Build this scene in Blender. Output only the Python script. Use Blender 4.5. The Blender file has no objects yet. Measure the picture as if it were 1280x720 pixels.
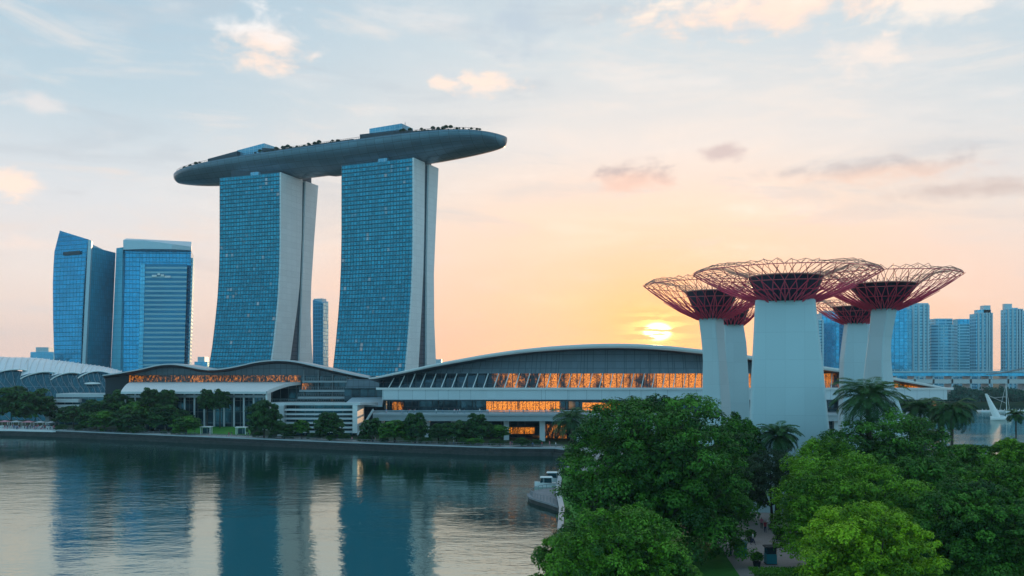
import bpy, math, random
import numpy as np
from mathutils import Vector, Matrix

random.seed(7)
SC = bpy.context.scene
COL = SC.collection
R = math.radians
# ------------------------------------------------------------------ camera, sky, sun, exposure
CAMZ, F, HY = 26.0, 1100.0, 462.0
cam_d = bpy.data.cameras.new("camera")
cam = bpy.data.objects.new("camera", cam_d)
COL.objects.link(cam)
cam.location = (0, 0, CAMZ)
cam.rotation_euler = (R(90), 0, 0)
cam_d.sensor_width = 36.0
cam_d.lens = 36.0 * F / 1280.0
cam_d.shift_y = (HY - 360.0) / 1280.0
cam_d.clip_start = 0.5
cam_d.clip_end = 20000
SC.camera = cam
SC.view_settings.view_transform = 'Standard'
SC.view_settings.look = 'None'
SC.view_settings.exposure = 0.32
SC.view_settings.gamma = 1.0
SC.cycles.use_denoising = True
SC.cycles.max_bounces = 6
SC.cycles.diffuse_bounces = 2
SC.cycles.glossy_bounces = 3
SC.cycles.transmission_bounces = 2
SC.cycles.volume_bounces = 0
SC.cycles.transparent_max_bounces = 4
SC.cycles.sample_clamp_indirect = 4.0

SUN_AZ, SUN_EL = math.atan((822 - 640) / F), math.atan((462 - 413) / F)
SUN_STRENGTH = 1.6
NISHITA_STRENGTH = 0.015
HAZE_DENSITY = 0.00009

world = bpy.data.worlds.new("World")
SC.world = world
world.use_nodes = True


def build_world():
    nt = world.node_tree
    nt.nodes.clear()
    L = nt.links

    def node(t, **k):
        n = nt.nodes.new(t)
        for a, v in k.items():
            setattr(n, a, v)
        return n

    def setin(s, v):
        if hasattr(v, 'node'):
            L.new(v, s)
        else:
            s.default_value = v

    def m(op, a, b=0.0, c=0.0, clamp=False):
        n = node('ShaderNodeMath', operation=op, use_clamp=clamp)
        setin(n.inputs[0], a); setin(n.inputs[1], b); setin(n.inputs[2], c)
        return n.outputs[0]

    def mixc(f, a, b, bt='MIX'):
        n = node('ShaderNodeMix', data_type='RGBA', blend_type=bt)
        setin(n.inputs[0], f)
        for s, v in ((n.inputs[6], a), (n.inputs[7], b)):
            if hasattr(v, 'node'):
                L.new(v, s)
            else:
                s.default_value = (*v, 1)
        return n.outputs[2]

    def ramp(f, stops):
        n = node('ShaderNodeValToRGB')
        e = n.color_ramp.elements
        while len(e) < len(stops):
            e.new(0.5)
        for q, (p, c) in zip(e, stops):
            q.position = p; q.color = (*c, 1)
        L.new(f, n.inputs[0])
        return n.outputs[0]

    def smooth(x, a, b):
        n = node('ShaderNodeMapRange', interpolation_type='SMOOTHSTEP')
        setin(n.inputs[0], x); setin(n.inputs[1], a); setin(n.inputs[2], b)
        return n.outputs[0]

    tc = node('ShaderNodeTexCoord')
    sep = node('ShaderNodeSeparateXYZ')
    L.new(tc.outputs['Generated'], sep.inputs[0])
    x, y, z = sep.outputs
    az = m('ARCTAN2', x, y)
    el = m('ARCSINE', z)
    up = m('MAXIMUM', el, 0.0)
    upn = m('DIVIDE', up, math.pi / 2)
    daz = m('SUBTRACT', az, SUN_AZ)
    aaz = m('ABSOLUTE', daz)
    deg = lambda d: d / 90.0
    # sky as it lies on the sunset side, left and right of the sun, and opposite
    near = ramp(upn, [(0, (.84, .48, .30)), (deg(5), (.87, .54, .41)), (deg(9.5), (.82, .64, .53)), (deg(14), (.72, .68, .66)),
                      (deg(20), (.56, .63, .67)), (deg(35), (.36, .48, .58)), (1, (.62, .72, .76))])
    side = ramp(upn, [(0, (.88, .64, .55)), (deg(5), (.80, .67, .62)), (deg(10), (.68, .68, .70)), (deg(16), (.47, .58, .65)),
                      (deg(24), (.33, .49, .61)), (deg(40), (.25, .42, .58)), (1, (.62, .72, .76))])
    anti = ramp(upn, [(0, (.36, .86, 1.05)), (deg(5), (.34, .80, 1.0)), (deg(15), (.24, .56, .76)), (deg(35), (.26, .60, .80)), (deg(60), (.24, .48, .66)), (1, (.62, .72, .76))])
    sky = mixc(smooth(aaz, .10, .62), near, side)
    sky = mixc(smooth(aaz, 1.0, 2.3), sky, anti)
    # glow of the low sun
    ex = m('MULTIPLY', daz, 1.0)
    ey = m('MULTIPLY', m('SUBTRACT', el, SUN_EL), 1.45)
    d2 = m('ADD', m('MULTIPLY', ex, ex), m('MULTIPLY', ey, ey))
    front = smooth(aaz, 1.4, .9)
    g1 = m('MULTIPLY', m('POWER', 2.718, m('DIVIDE', d2, -(.17 ** 2))), .62)
    g2 = m('MULTIPLY', m('POWER', 2.718, m('DIVIDE', d2, -(.075 ** 2))), .80)
    sky = mixc(m('MULTIPLY', g1, front), sky, (.90, .41, .25))
    sky = mixc(m('MULTIPLY', g2, front), sky, (.95, .38, .10))
    # ---- clouds (azimuth, elevation), a shared fractal field breaks their outlines
    cv = node('ShaderNodeCombineXYZ')
    L.new(az, cv.inputs[0]); L.new(m('MULTIPLY', el, 1.9), cv.inputs[1])
    nz = node('ShaderNodeTexNoise'); nz.inputs['Scale'].default_value = 24.0
    nz.inputs['Detail'].default_value = 7.0; nz.inputs['Roughness'].default_value = .58
    nz.inputs['Distortion'].default_value = .25
    L.new(cv.outputs[0], nz.inputs['Vector'])
    fb = m('SUBTRACT', nz.outputs['Fac'], .5)
    nz2 = node('ShaderNodeTexNoise'); nz2.inputs['Scale'].default_value = 5.0
    nz2.inputs['Detail'].default_value = 6.0; nz2.inputs['Roughness'].default_value = .6
    cv2 = node('ShaderNodeCombineXYZ')
    L.new(az, cv2.inputs[0]); L.new(m('MULTIPLY', el, 3.6), cv2.inputs[1])
    L.new(cv2.outputs[0], nz2.inputs['Vector'])
    wisps = m('MULTIPLY', smooth(nz2.outputs['Fac'], .50, .80), m('MULTIPLY', smooth(el, .02, .15), front))
    sky = mixc(m('MULTIPLY', wisps, .55), sky, (.90, .80, .74))
    veil = m('MULTIPLY', smooth(nz2.outputs['Fac'], .47, .22), front)
    sky = mixc(m('MULTIPLY', veil, .34), sky, (.52, .58, .66))

    # long streaks of thin cloud, grey above and peach below
    nz3 = node('ShaderNodeTexNoise'); nz3.inputs['Scale'].default_value = 4.2
    nz3.inputs['Detail'].default_value = 8.0; nz3.inputs['Roughness'].default_value = .62; nz3.inputs['Distortion'].default_value = .5
    cv3 = node('ShaderNodeCombineXYZ')
    L.new(m('ADD', az, m('MULTIPLY', el, .5)), cv3.inputs[0]); L.new(m('MULTIPLY', el, 5.2), cv3.inputs[1]); cv3.inputs[2].default_value = 3.7
    L.new(cv3.outputs[0], nz3.inputs['Vector'])
    st1 = m('MULTIPLY', m('MULTIPLY', smooth(nz3.outputs['Fac'], .50, .70), front), smooth(el, .07, .16))
    st2 = m('MULTIPLY', m('MULTIPLY', smooth(nz3.outputs['Fac'], .49, .33), front), smooth(el, .04, .13))
    sky = mixc(m('MULTIPLY', st1, .50), sky, mixc(smooth(el, .10, .30), (.86, .62, .50), (.80, .72, .67)))
    sky = mixc(m('MULTIPLY', st2, .42), sky, mixc(smooth(el, .08, .26), (.66, .56, .54), (.46, .52, .58)))

    def cloud(px, py, w, h, soft, col, amt, shade=None):
        nonlocal sky
        a0 = math.atan((px - 640) / F)
        e0 = math.atan((462 - py) / F * math.cos(a0))
        dx = m('DIVIDE', m('SUBTRACT', az, a0), w / F)
        dy = m('DIVIDE', m('SUBTRACT', el, e0), h / F)
        rr = m('SQRT', m('ADD', m('MULTIPLY', dx, dx), m('MULTIPLY', dy, dy)))
        d = m('ADD', m('SUBTRACT', 1.0, rr), m('MULTIPLY_ADD', fb, 2.6, .12))
        k = m('MULTIPLY', smooth(d, 0.0, soft * .85), amt)
        c = col
        if shade:
            c = mixc(smooth(m('ADD', dy, m('MULTIPLY', fb, 2.0)), -.5, .7), shade, col)
        sky = mixc(k, sky, c)

    pk, gr = (1.0, .76, .62), (.60, .56, .58)
    cloud(330, 50, 58, 34, 1.1, (.88, .84, .82), .85, (1.0, .76, .62))
    cloud(608, 103, 50, 15, .9, pk, .75)
    cloud(552, 103, 24, 11, .9, pk, .7)
    cloud(12, 233, 30, 22, 1.0, pk, .85)
    cloud(45, 128, 40, 12, 1.3, (.92, .78, .72), .45)
    cloud(645, 28, 75, 44, 1.6, (.44, .53, .62), .75)
    cloud(790, 222, 62, 20, 1.0, (.46, .40, .42), .95, (.76, .52, .45))
    cloud(905, 191, 32, 13, 1.1, (.54, .45, .46), .9)
    cloud(1110, 212, 120, 17, 1.3, (.47, .43, .45), .95, (.78, .56, .47))
    cloud(1230, 236, 110, 15, 1.3, (.56, .46, .44), .85)
    cloud(960, 6, 190, 34, 1.2, (1.0, .82, .68), .85, (.98, .72, .58))
    cloud(1180, 4, 80, 24, 1.2, (1.0, .84, .72), .7)
    cloud(1080, 68, 70, 22, 1.3, (1.0, .80, .68), .55)
    cloud(30, 305, 70, 14, 1.4, (.95, .74, .64), .4)
    cloud(720, 375, 130, 12, 1.5, (.98, .56, .36), .35)
    # sun disc, veiled by two thin bands of cloud
    sd2 = m('ADD', m('MULTIPLY', daz, daz), m('POWER', m('MULTIPLY', m('SUBTRACT', el, SUN_EL), 1.0), 2.0))
    halo = m('POWER', 2.718, m('DIVIDE', m('ADD', m('MULTIPLY', m('MULTIPLY', daz, daz), .32), m('MULTIPLY', m('SUBTRACT', el, SUN_EL), m('SUBTRACT', el, SUN_EL))), -(.0165 ** 2)))
    bands = node('ShaderNodeTexNoise'); bands.inputs['Scale'].default_value = 1.0; bands.inputs['Detail'].default_value = 3.0
    bv = node('ShaderNodeCombineXYZ')
    L.new(m('MULTIPLY', az, 22.0), bv.inputs[0]); L.new(m('MULTIPLY', el, 150.0), bv.inputs[1])
    L.new(bv.outputs[0], bands.inputs['Vector'])
    bk = smooth(bands.outputs['Fac'], .44, .52)
    sky = mixc(m('MULTIPLY', m('MULTIPLY', halo, bk), .9, clamp=True), sky, (1.7, 1.05, .34))
    sd2 = m('ADD', m('MULTIPLY', m('MULTIPLY', daz, daz), .62), m('POWER', m('MULTIPLY', m('SUBTRACT', el, SUN_EL - .002), 1.25), 2.0))
    core = m('MULTIPLY', smooth(sd2, .0150 ** 2, .0030 ** 2), m('MULTIPLY_ADD', bk, .95, .05))
    sky = mixc(core, sky, (5.0, 4.2, 2.2))
    # below the horizon the far haze goes on
    nish = node('ShaderNodeTexSky', sky_type='NISHITA')
    nish.sun_disc = False
    nish.sun_elevation = SUN_EL
    nish.sun_rotation = SUN_AZ
    b1 = node('ShaderNodeBackground'); L.new(nish.outputs[0], b1.inputs[0]); b1.inputs[1].default_value = NISHITA_STRENGTH
    b2 = node('ShaderNodeBackground'); L.new(sky, b2.inputs[0]); b2.inputs[1].default_value = 0.92
    add = node('ShaderNodeAddShader')
    L.new(b1.outputs[0], add.inputs[0]); L.new(b2.outputs[0], add.inputs[1])
    out = node('ShaderNodeOutputWorld')
    L.new(add.outputs[0], out.inputs[0])


build_world()
world.cycles.sampling_method = 'MANUAL'
world.cycles.sample_map_resolution = 1024

sd = bpy.data.lights.new("sun", 'SUN')
sd.energy = SUN_STRENGTH
sd.angle = R(0.6)
sd.color = (1.0, .60, .30)
sun = bpy.data.objects.new("sun", sd)
COL.objects.link(sun)
sdir = Vector((math.sin(SUN_AZ) * math.cos(SUN_EL), math.cos(SUN_AZ) * math.cos(SUN_EL), math.sin(SUN_EL)))
sun.rotation_euler = sdir.to_track_quat('Z', 'Y').to_euler()


# ------------------------------------------------------------------ materials
class NT:
    def __init__(s, name):
        s.m = bpy.data.materials.new(name)
        s.m.use_nodes = True
        s.nt = s.m.node_tree
        s.bsdf = s.nt.nodes['Principled BSDF']
        s.out = s.nt.nodes['Material Output']

    def node(s, t, **k):
        n = s.nt.nodes.new(t)
        for a, v in k.items():
            setattr(n, a, v)
        return n

    def put(s, sock, v):
        if hasattr(v, 'node'):
            s.nt.links.new(v, sock)
        else:
            sock.default_value = v

    def math(s, op, a, b=0.0, c=0.0, clamp=False):
        n = s.node('ShaderNodeMath', operation=op, use_clamp=clamp)
        s.put(n.inputs[0], a); s.put(n.inputs[1], b); s.put(n.inputs[2], c)
        return n.outputs[0]

    def mix(s, f, a, b, bt='MIX'):
        n = s.node('ShaderNodeMix', data_type='RGBA', blend_type=bt)
        s.put(n.inputs[0], f)
        for k, v in ((6, a), (7, b)):
            s.put(n.inputs[k], v if hasattr(v, 'node') else (*v, 1))
        return n.outputs[2]

    def noise(s, scale, detail=4, rough=.55, vec=None, dim=None):
        n = s.node('ShaderNodeTexNoise')
        n.inputs['Scale'].default_value = scale
        n.inputs['Detail'].default_value = detail
        n.inputs['Roughness'].default_value = rough
        if vec is None:
            vec = s.node('ShaderNodeNewGeometry').outputs['Position']
        s.nt.links.new(vec, n.inputs['Vector'])
        return n.outputs['Fac']

    def smooth(s, x, a, b):
        n = s.node('ShaderNodeMapRange', interpolation_type='SMOOTHSTEP')
        s.put(n.inputs[0], x); s.put(n.inputs[1], a); s.put(n.inputs[2], b)
        return n.outputs[0]

    def bump(s, h, strength, dist):
        n = s.node('ShaderNodeBump')
        n.inputs['Strength'].default_value = strength
        n.inputs['Distance'].default_value = dist
        s.put(n.inputs['Height'], h)
        s.nt.links.new(n.outputs[0], s.bsdf.inputs['Normal'])

    def col(s, v):
        s.put(s.bsdf.inputs['Base Color'], v if hasattr(v, 'node') else (*v, 1))


def plain(name, c, rough=.6, metal=0.0, var=.18, scale=.25, bump=0.0, spec=.4):
    t = NT(name)
    n1 = t.noise(scale, 5)
    n2 = t.noise(scale * 9, 3)
    f = t.math('ADD', t.math('MULTIPLY', n1, .7), t.math('MULTIPLY', n2, .3))
    lo = tuple(x * (1 - var * 1.6) for x in c)
    hi = tuple(min(1, x * (1 + var * 1.6)) for x in c)
    t.col(t.mix(f, lo, hi))
    t.put(t.bsdf.inputs['Roughness'], t.math('MULTIPLY_ADD', n2, .2, rough - .1))
    t.bsdf.inputs['Metallic'].default_value = metal
    t.bsdf.inputs['Specular IOR Level'].default_value = spec
    if bump:
        t.bump(n2, .4, bump)
    return t.m


def facade(name, pane, frame, cw, ch, lw=.1, lh=.12, rough=.12, metal=.75, var=.35, lit=0.0, litcol=(1, .62, .28), lits=1.2, tilt=.05, big=.2):
    """glazed wall: UV in metres, panes cw x ch, each pane a little different in tint and set"""
    t = NT(name)
    uv = t.node('ShaderNodeUVMap').outputs[0]
    sp = t.node('ShaderNodeSeparateXYZ')
    t.put(sp.inputs[0], uv)
    u = t.math('DIVIDE', sp.outputs[0], cw)
    v = t.math('DIVIDE', sp.outputs[1], ch)
    fu, fv = t.math('FRACT', u), t.math('FRACT', v)
    mk = t.math('MAXIMUM', t.math('LESS_THAN', fu, lw), t.math('LESS_THAN', fv, lh))
    cb = t.node('ShaderNodeCombineXYZ')
    t.put(cb.inputs[0], t.math('FLOOR', u)); t.put(cb.inputs[1], t.math('FLOOR', v))
    wn = t.node('ShaderNodeTexWhiteNoise', noise_dimensions='3D')
    t.put(wn.inputs['Vector'], cb.outputs[0])
    bigv = t.noise(.03, 4)
    k = t.math('ADD', t.math('MULTIPLY', wn.outputs['Value'], var), t.math('MULTIPLY', t.math('SUBTRACT', bigv, .5), big * 4))
    k = t.math('ADD', k, 1 - var / 2)
    pc = t.mix(1.0, pane, (1, 1, 1), 'MULTIPLY')
    vm = t.node('ShaderNodeVectorMath', operation='SCALE')
    t.put(vm.inputs[0], pc); t.put(vm.inputs[3], k)
    t.col(t.mix(mk, vm.outputs[0], frame))
    inv = t.math('SUBTRACT', 1.0, mk)
    t.put(t.bsdf.inputs['Metallic'], t.math('MULTIPLY', inv, metal))
    t.put(t.bsdf.inputs['Roughness'], t.math('MULTIPLY_ADD', mk, .45, rough))
    g = t.node('ShaderNodeNewGeometry')
    s1 = t.node('ShaderNodeVectorMath', operation='SUBTRACT')
    t.put(s1.inputs[0], wn.outputs['Color']); s1.inputs[1].default_value = (.5, .5, .5)
    s2 = t.node('ShaderNodeVectorMath', operation='SCALE')
    t.put(s2.inputs[0], s1.outputs[0]); t.put(s2.inputs[3], t.math('MULTIPLY', inv, tilt))
    s3 = t.node('ShaderNodeVectorMath', operation='ADD')
    t.put(s3.inputs[0], g.outputs['Normal']); t.put(s3.inputs[1], s2.outputs[0])
    s4 = t.node('ShaderNodeVectorMath', operation='NORMALIZE')
    t.put(s4.inputs[0], s3.outputs[0])
    t.put(t.bsdf.inputs['Normal'], s4.outputs[0])
    if lit:
        w2 = t.node('ShaderNodeTexWhiteNoise', noise_dimensions='3D')
        o = t.node('ShaderNodeVectorMath', operation='ADD')
        t.put(o.inputs[0], cb.outputs[0]); o.inputs[1].default_value = (17.3, 5.1, 3.0)
        t.put(w2.inputs['Vector'], o.outputs[0])
        cl = t.smooth(t.noise(.09, 2), .50, .66)
        on = t.math('MULTIPLY', t.math('GREATER_THAN', w2.outputs['Value'], 1 - lit), cl)
        t.put(t.bsdf.inputs['Emission Color'], (*litcol, 1))
        t.put(t.bsdf.inputs['Emission Strength'], t.math('MULTIPLY', t.math('MULTIPLY', on, inv), lits))
    return t.m


def lit_hall(name, amount, strength, cw=2.6, ragged=.5):
    """glass in front of a lamp-lit hall: warm light broken up by people, posts and furniture inside"""
    t = NT(name)
    uv = t.node('ShaderNodeUVMap').outputs[0]
    sp = t.node('ShaderNodeSeparateXYZ'); t.put(sp.inputs[0], uv)
    u = t.math('DIVIDE', sp.outputs[0], cw)
    bar = t.math('LESS_THAN', t.math('FRACT', u), .13)
    st = t.node('ShaderNodeVectorMath', operation='MULTIPLY')
    t.put(st.inputs[0], uv); st.inputs[1].default_value = (1.6, .75, 1)
    n1 = t.noise(.75, 5, .7, st.outputs[0])
    n2 = t.noise(.10, 2, .5, st.outputs[0])
    n3 = t.noise(2.6, 2, .6, st.outputs[0])
    on = t.smooth(t.math('ADD', t.math('MULTIPLY', n1, ragged), t.math('MULTIPLY', n2, 1 - ragged)), .62 - amount * .3, .80 - amount * .3)
    k = t.math('MULTIPLY', t.math('MULTIPLY', on, t.math('SUBTRACT', 1.0, t.math('MULTIPLY', bar, .92))), t.smooth(n3, .30, .62))
    t.col((.012, .022, .03))
    t.bsdf.inputs['Roughness'].default_value = .25
    t.put(t.bsdf.inputs['Emission Color'], t.mix(n3, (.72, .12, .006), (1.0, .38, .035)))
    t.put(t.bsdf.inputs['Emission Strength'], t.math('MULTIPLY', k, strength))
    return t.m


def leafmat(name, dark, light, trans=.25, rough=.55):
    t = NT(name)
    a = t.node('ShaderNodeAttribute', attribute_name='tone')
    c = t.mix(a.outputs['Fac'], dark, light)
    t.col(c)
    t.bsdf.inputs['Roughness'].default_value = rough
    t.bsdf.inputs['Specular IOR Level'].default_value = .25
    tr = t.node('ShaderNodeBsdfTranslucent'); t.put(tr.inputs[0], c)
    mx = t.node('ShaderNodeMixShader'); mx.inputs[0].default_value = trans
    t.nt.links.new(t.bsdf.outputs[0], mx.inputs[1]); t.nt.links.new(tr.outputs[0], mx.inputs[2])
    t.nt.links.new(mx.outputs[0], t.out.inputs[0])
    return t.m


def watermat():
    t = NT('bay_water')
    g = t.node('ShaderNodeNewGeometry').outputs['Position']
    mp = t.node('ShaderNodeMapping'); t.put(mp.inputs[0], g)
    mp.inputs['Scale'].default_value = (.55, 1.0, 1.0)
    mp.inputs['Rotation'].default_value = (0, 0, R(14))
    n1 = t.noise(.34, 3, .55, mp.outputs[0])
    mp3 = t.node('ShaderNodeMapping'); t.put(mp3.inputs[0], g)
    mp3.inputs['Scale'].default_value = (.6, 1.15, 1.0); mp3.inputs['Rotation'].default_value = (0, 0, R(24))
    n3 = t.noise(1.1, 3, .6, mp3.outputs[0])
    mp2 = t.node('ShaderNodeMapping'); t.put(mp2.inputs[0], g)
    mp2.inputs['Scale'].default_value = (.4, 1.0, 1.0); mp2.inputs['Rotation'].default_value = (0, 0, R(-9))
    n2 = t.noise(.10, 3, .5, mp2.outputs[0])
    calm = t.smooth(t.noise(.014, 4, .6), .38, .64)
    k = t.math('MULTIPLY_ADD', calm, .70, .30)
    h = t.math('ADD', t.math('MULTIPLY', n1, k), t.math('MULTIPLY', n2, .8))
    h = t.math('ADD', h, t.math('MULTIPLY', t.math('MULTIPLY', n3, k), .42))
    t.bump(h, .33, .30)
    t.col((.003, .030, .028))
    t.bsdf.inputs['Roughness'].default_value = .045
    t.bsdf.inputs['IOR'].default_value = 6.0
    t.bsdf.inputs['Specular Tint'].default_value = (.90, 1.0, .92, 1)
    t.bsdf.inputs['Specular IOR Level'].default_value = .5
    return t.m


def groundmat(name, a, b, scale=.2, bump=.05):
    t = NT(name)
    n = t.noise(scale, 6, .65)
    n2 = t.noise(scale * 12, 3)
    f = t.math('ADD', t.math('MULTIPLY', n, .65), t.math('MULTIPLY', n2, .35))
    t.col(t.mix(t.smooth(f, .35, .65), a, b))
    t.bsdf.inputs['Roughness'].default_value = .9
    t.bsdf.inputs['Specular IOR Level'].default_value = .2
    t.bump(n2, .5, bump)
    return t.m


def pavemat():
    t = NT('brick_paving')
    g = t.node('ShaderNodeNewGeometry').outputs['Position']
    b = t.node('ShaderNodeTexBrick')
    t.put(b.inputs['Vector'], g)
    b.inputs['Color1'].default_value = (.42, .34, .32, 1); b.inputs['Color2'].default_value = (.33, .28, .27, 1)
    b.inputs['Mortar'].default_value = (.12, .11, .11, 1); b.inputs['Scale'].default_value = 1.6
    n = t.noise(.4, 4)
    t.col(t.mix(t.math('MULTIPLY', n, .5), b.outputs['Color'], (.26, .24, .24)))
    t.bsdf.inputs['Roughness'].default_value = .8
    return t.m


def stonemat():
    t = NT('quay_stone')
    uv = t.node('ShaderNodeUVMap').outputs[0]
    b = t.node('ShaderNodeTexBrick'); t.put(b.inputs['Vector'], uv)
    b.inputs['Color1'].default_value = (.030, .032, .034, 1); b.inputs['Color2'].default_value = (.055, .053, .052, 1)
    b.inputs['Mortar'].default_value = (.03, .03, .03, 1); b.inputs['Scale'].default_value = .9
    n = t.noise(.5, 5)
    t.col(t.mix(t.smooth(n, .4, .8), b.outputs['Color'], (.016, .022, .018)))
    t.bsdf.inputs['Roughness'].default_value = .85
    return t.m


MT = {}
MT['water'] = watermat()
MT['hotel_glass'] = facade('hotel_glass', (.024, .215, .305), (.014, .12, .175), 2.4, 2.75, .20, .20, .20, .85, .42, lit=.05, litcol=(1, .74, .42), lits=.09, tilt=.045, big=.10)
MT['edgeblue'] = plain('floor_edge_paint', (.03, .13, .19), .5, var=.1)
MT['concrete'] = facade('pale_concrete', (.72, .74, .75), (.58, .60, .62), 6.0, 4.2, .03, .045, .65, 0, .07, tilt=0, big=.05)
MT['white'] = plain('white_paint', (.78, .78, .77), .45, var=.05, scale=.15)
MT['column'] = facade('column_render', (.47, .60, .64), (.41, .53, .57), 3.1, 4.6, .015, .014, .55, 0, .05, tilt=0, big=.07)
MT['offwhite'] = plain('offwhite_cladding', (.60, .62, .63), .5, var=.08, scale=.2)
MT['atrium'] = facade('atrium_glass', (.008, .05, .09), (.006, .02, .035), 3, 3, .1, .15, .4, .0, .3, tilt=.02)
MT['hull'] = facade('hull_panels', (.11, .18, .23), (.055, .09, .115), 7.0, 4.2, .05, .10, .30, .55, .22, tilt=.012, big=.05)
MT['deckdark'] = plain('roof_dark', (.03, .05, .07), .6, var=.3)
MT['bluebox'] = facade('pavilion_glass', (.13, .34, .48), (.30, .40, .46), 4, 4, .08, .08, .25, .5, .1, tilt=.02)
MT['blue_glass'] = facade('blue_glass', (.03, .26, .46), (.02, .15, .26), 3.0, 4.0, .10, .14, .14, .85, .22, lit=.0, tilt=.03, big=.15)
MT['dark_glass_tower'] = facade('dark_blue_glass', (.03, .32, .47), (.02, .22, .33), 2.5, 4.0, .14, .08, .45, .1, .25, tilt=.02)
MT['stripe_glass'] = facade('striped_glass', (.012, .14, .25), (.30, .52, .60), 60, 4.2, .0, .38, .2, .7, .1, tilt=.02)
MT['light_glass'] = facade('light_blue_glass', (.07, .40, .62), (.05, .28, .44), 3.2, 3.8, .12, .16, .2, .7, .2, tilt=.03)
MT['cyanpaint'] = facade('cyan_cladding', (.09, .42, .58), (.06, .30, .44), 6, 4, .05, .1, .45, .1, .12, tilt=.01)
MT['bluepaint'] = plain('blue_grey_paint', (.12, .33, .45), .7, var=.06)
MT['fin'] = plain('pale_metal_fin', (.42, .55, .62), .4, .3, var=.06)
MT['far_grid'] = facade('apartment_grid', (.05, .33, .52), (.34, .64, .76), 4.5, 3.6, .34, .32, .25, .6, .35, lit=.0, tilt=.05)
MT['far_dense'] = facade('apartment_dense', (.055, .36, .54), (.38, .66, .76), 2.6, 3.4, .30, .42, .25, .5, .45, tilt=.05)
MT['far_stripe'] = facade('apartment_stripe', (.05, .33, .51), (.36, .64, .76), 9, 3.5, .10, .42, .25, .5, .3, tilt=.04)
MT['far_pane'] = facade('tower_pane', (.04, .34, .56), (.03, .25, .43), 5, 3.8, .12, .1, .15, .8, .2, tilt=.03)
MT['roofmetal'] = plain('roof_metal', (.46, .47, .48), .42, .35, var=.10, scale=.12)
MT['rim'] = plain('roof_rim', (.62, .62, .61), .4, .1, var=.05, scale=.2)
MT['panel'] = facade('grey_panels', (.125, .16, .19), (.06, .08, .10), 2.4, 2.4, .07, .06, .5, .2, .14, tilt=.01, big=.05)
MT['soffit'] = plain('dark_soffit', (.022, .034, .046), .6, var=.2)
MT['fascia'] = facade('fascia_panels', (.52, .58, .61), (.25, .30, .33), 6.0, 8.0, .02, .0, .4, .1, .06, tilt=.01, big=.04)
MT['darkglass'] = facade('dark_glazing', (.03, .06, .08), (.02, .025, .03), 3.2, 3.0, .10, .08, .12, .6, .6, lit=.06, litcol=(1, .5, .15), lits=.4, tilt=.05)
MT['tealglass'] = facade('teal_glazing', (.03, .10, .13), (.12, .16, .17), 3.4, 4.5, .10, .06, .15, .6, .5, tilt=.05)
MT['lit_band'] = lit_hall('lit_hall_band', .78, 1.15, 2.2, .40)
MT['lit_mid'] = lit_hall('lit_hall_thin', .66, 1.0, 2.2, .45)
MT['lit_low'] = lit_hall('lit_hall_low', .95, 1.35, 1.4, .35)
MT['lit_conv'] = lit_hall('lit_hall_speckled', .52, .95, 1.1, .8)
MT['shellglass'] = facade('shell_glass', (.015, .085, .12), (.06, .13, .17), 2.6, 9, .10, .03, .2, .5, .4, tilt=.05)
MT['shellroof'] = plain('shell_roof', (.62, .68, .72), .4, .1, var=.08, scale=.1)
MT['terrace'] = plain('terrace_slab', (.34, .37, .39), .6, var=.12, scale=.4)
MT['jettystone'] = plain('jetty_stone', (.20, .205, .22), .8, var=.35, scale=1.2)
MT['darkmetal'] = plain('dark_metal', (.03, .035, .04), .5, .4)
MT['greymetal'] = plain('grey_metal', (.22, .24, .26), .45, .5)
MT['land'] = groundmat('park_soil', (.018, .035, .016), (.04, .06, .025), .15)
MT['lawn'] = groundmat('lawn_grass', (.035, .15, .02), (.06, .22, .03), .5)
MT['prom'] = groundmat('promenade_paving', (.24, .24, .245), (.34, .33, .32), .6, .01)
MT['pave'] = pavemat()
MT['stone'] = stonemat()
MT['bark'] = plain('bark', (.045, .035, .028), .9, var=.4, scale=2.0, bump=.05)
MT['palmbark'] = plain('palm_bark', (.09, .075, .06), .9, var=.35, scale=2.5, bump=.05)
MT['leaf_rain'] = leafmat('rain_tree_leaves', (.018, .080, .008), (.15, .37, .020), .12)
MT['leaf_deep'] = leafmat('deep_green_leaves', (.011, .060, .010), (.095, .28, .022), .12)
MT['leaf_bright'] = leafmat('bright_green_leaves', (.050, .150, .004), (.34, .58, .016), .18)
MT['leaf_mid'] = leafmat('mid_green_leaves', (.030, .115, .006), (.22, .46, .018), .16)
MT['leaf_shore'] = leafmat('shore_tree_leaves', (.014, .060, .020), (.05, .15, .030))
MT['leaf_grey'] = leafmat('airy_tree_leaves', (.03, .065, .035), (.075, .13, .055))
MT['leaf_palm'] = leafmat('palm_leaves', (.014, .060, .022), (.06, .16, .04), .15)
MT['leaf_far'] = leafmat('far_bank_leaves', (.010, .065, .050), (.03, .13, .075))
MT['flower'] = leafmat('pale_blossom', (.30, .18, .15), (.50, .34, .28))
MT['bowl'] = facade('bowl_cladding', (.022, .028, .05), (.010, .012, .022), 1.2, 9, .10, .0, .35, .3, .3, tilt=.02)
MT['rodred'] = plain('crimson_steel', (.78, .07, .14), .45, .2, var=.15, scale=1.0)
MT['rodpink'] = plain('dusty_pink_steel', (.72, .11, .14), .5, .15, var=.15, scale=1.0)
MT['rodbrown'] = plain('bronze_steel', (.50, .26, .20), .45, .3, var=.2, scale=1.0)
MT['tealpaint'] = plain('teal_paint', (.02, .22, .27), .45, var=.12, scale=1.2)
MT['wood'] = plain('weathered_wood', (.16, .10, .07), .7, var=.25, scale=2.0)
MT['skin'] = plain('skin', (.42, .26, .19), .6, var=.05)
MT['hair'] = plain('dark_hair', (.015, .012, .010), .6, var=.2)
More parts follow.
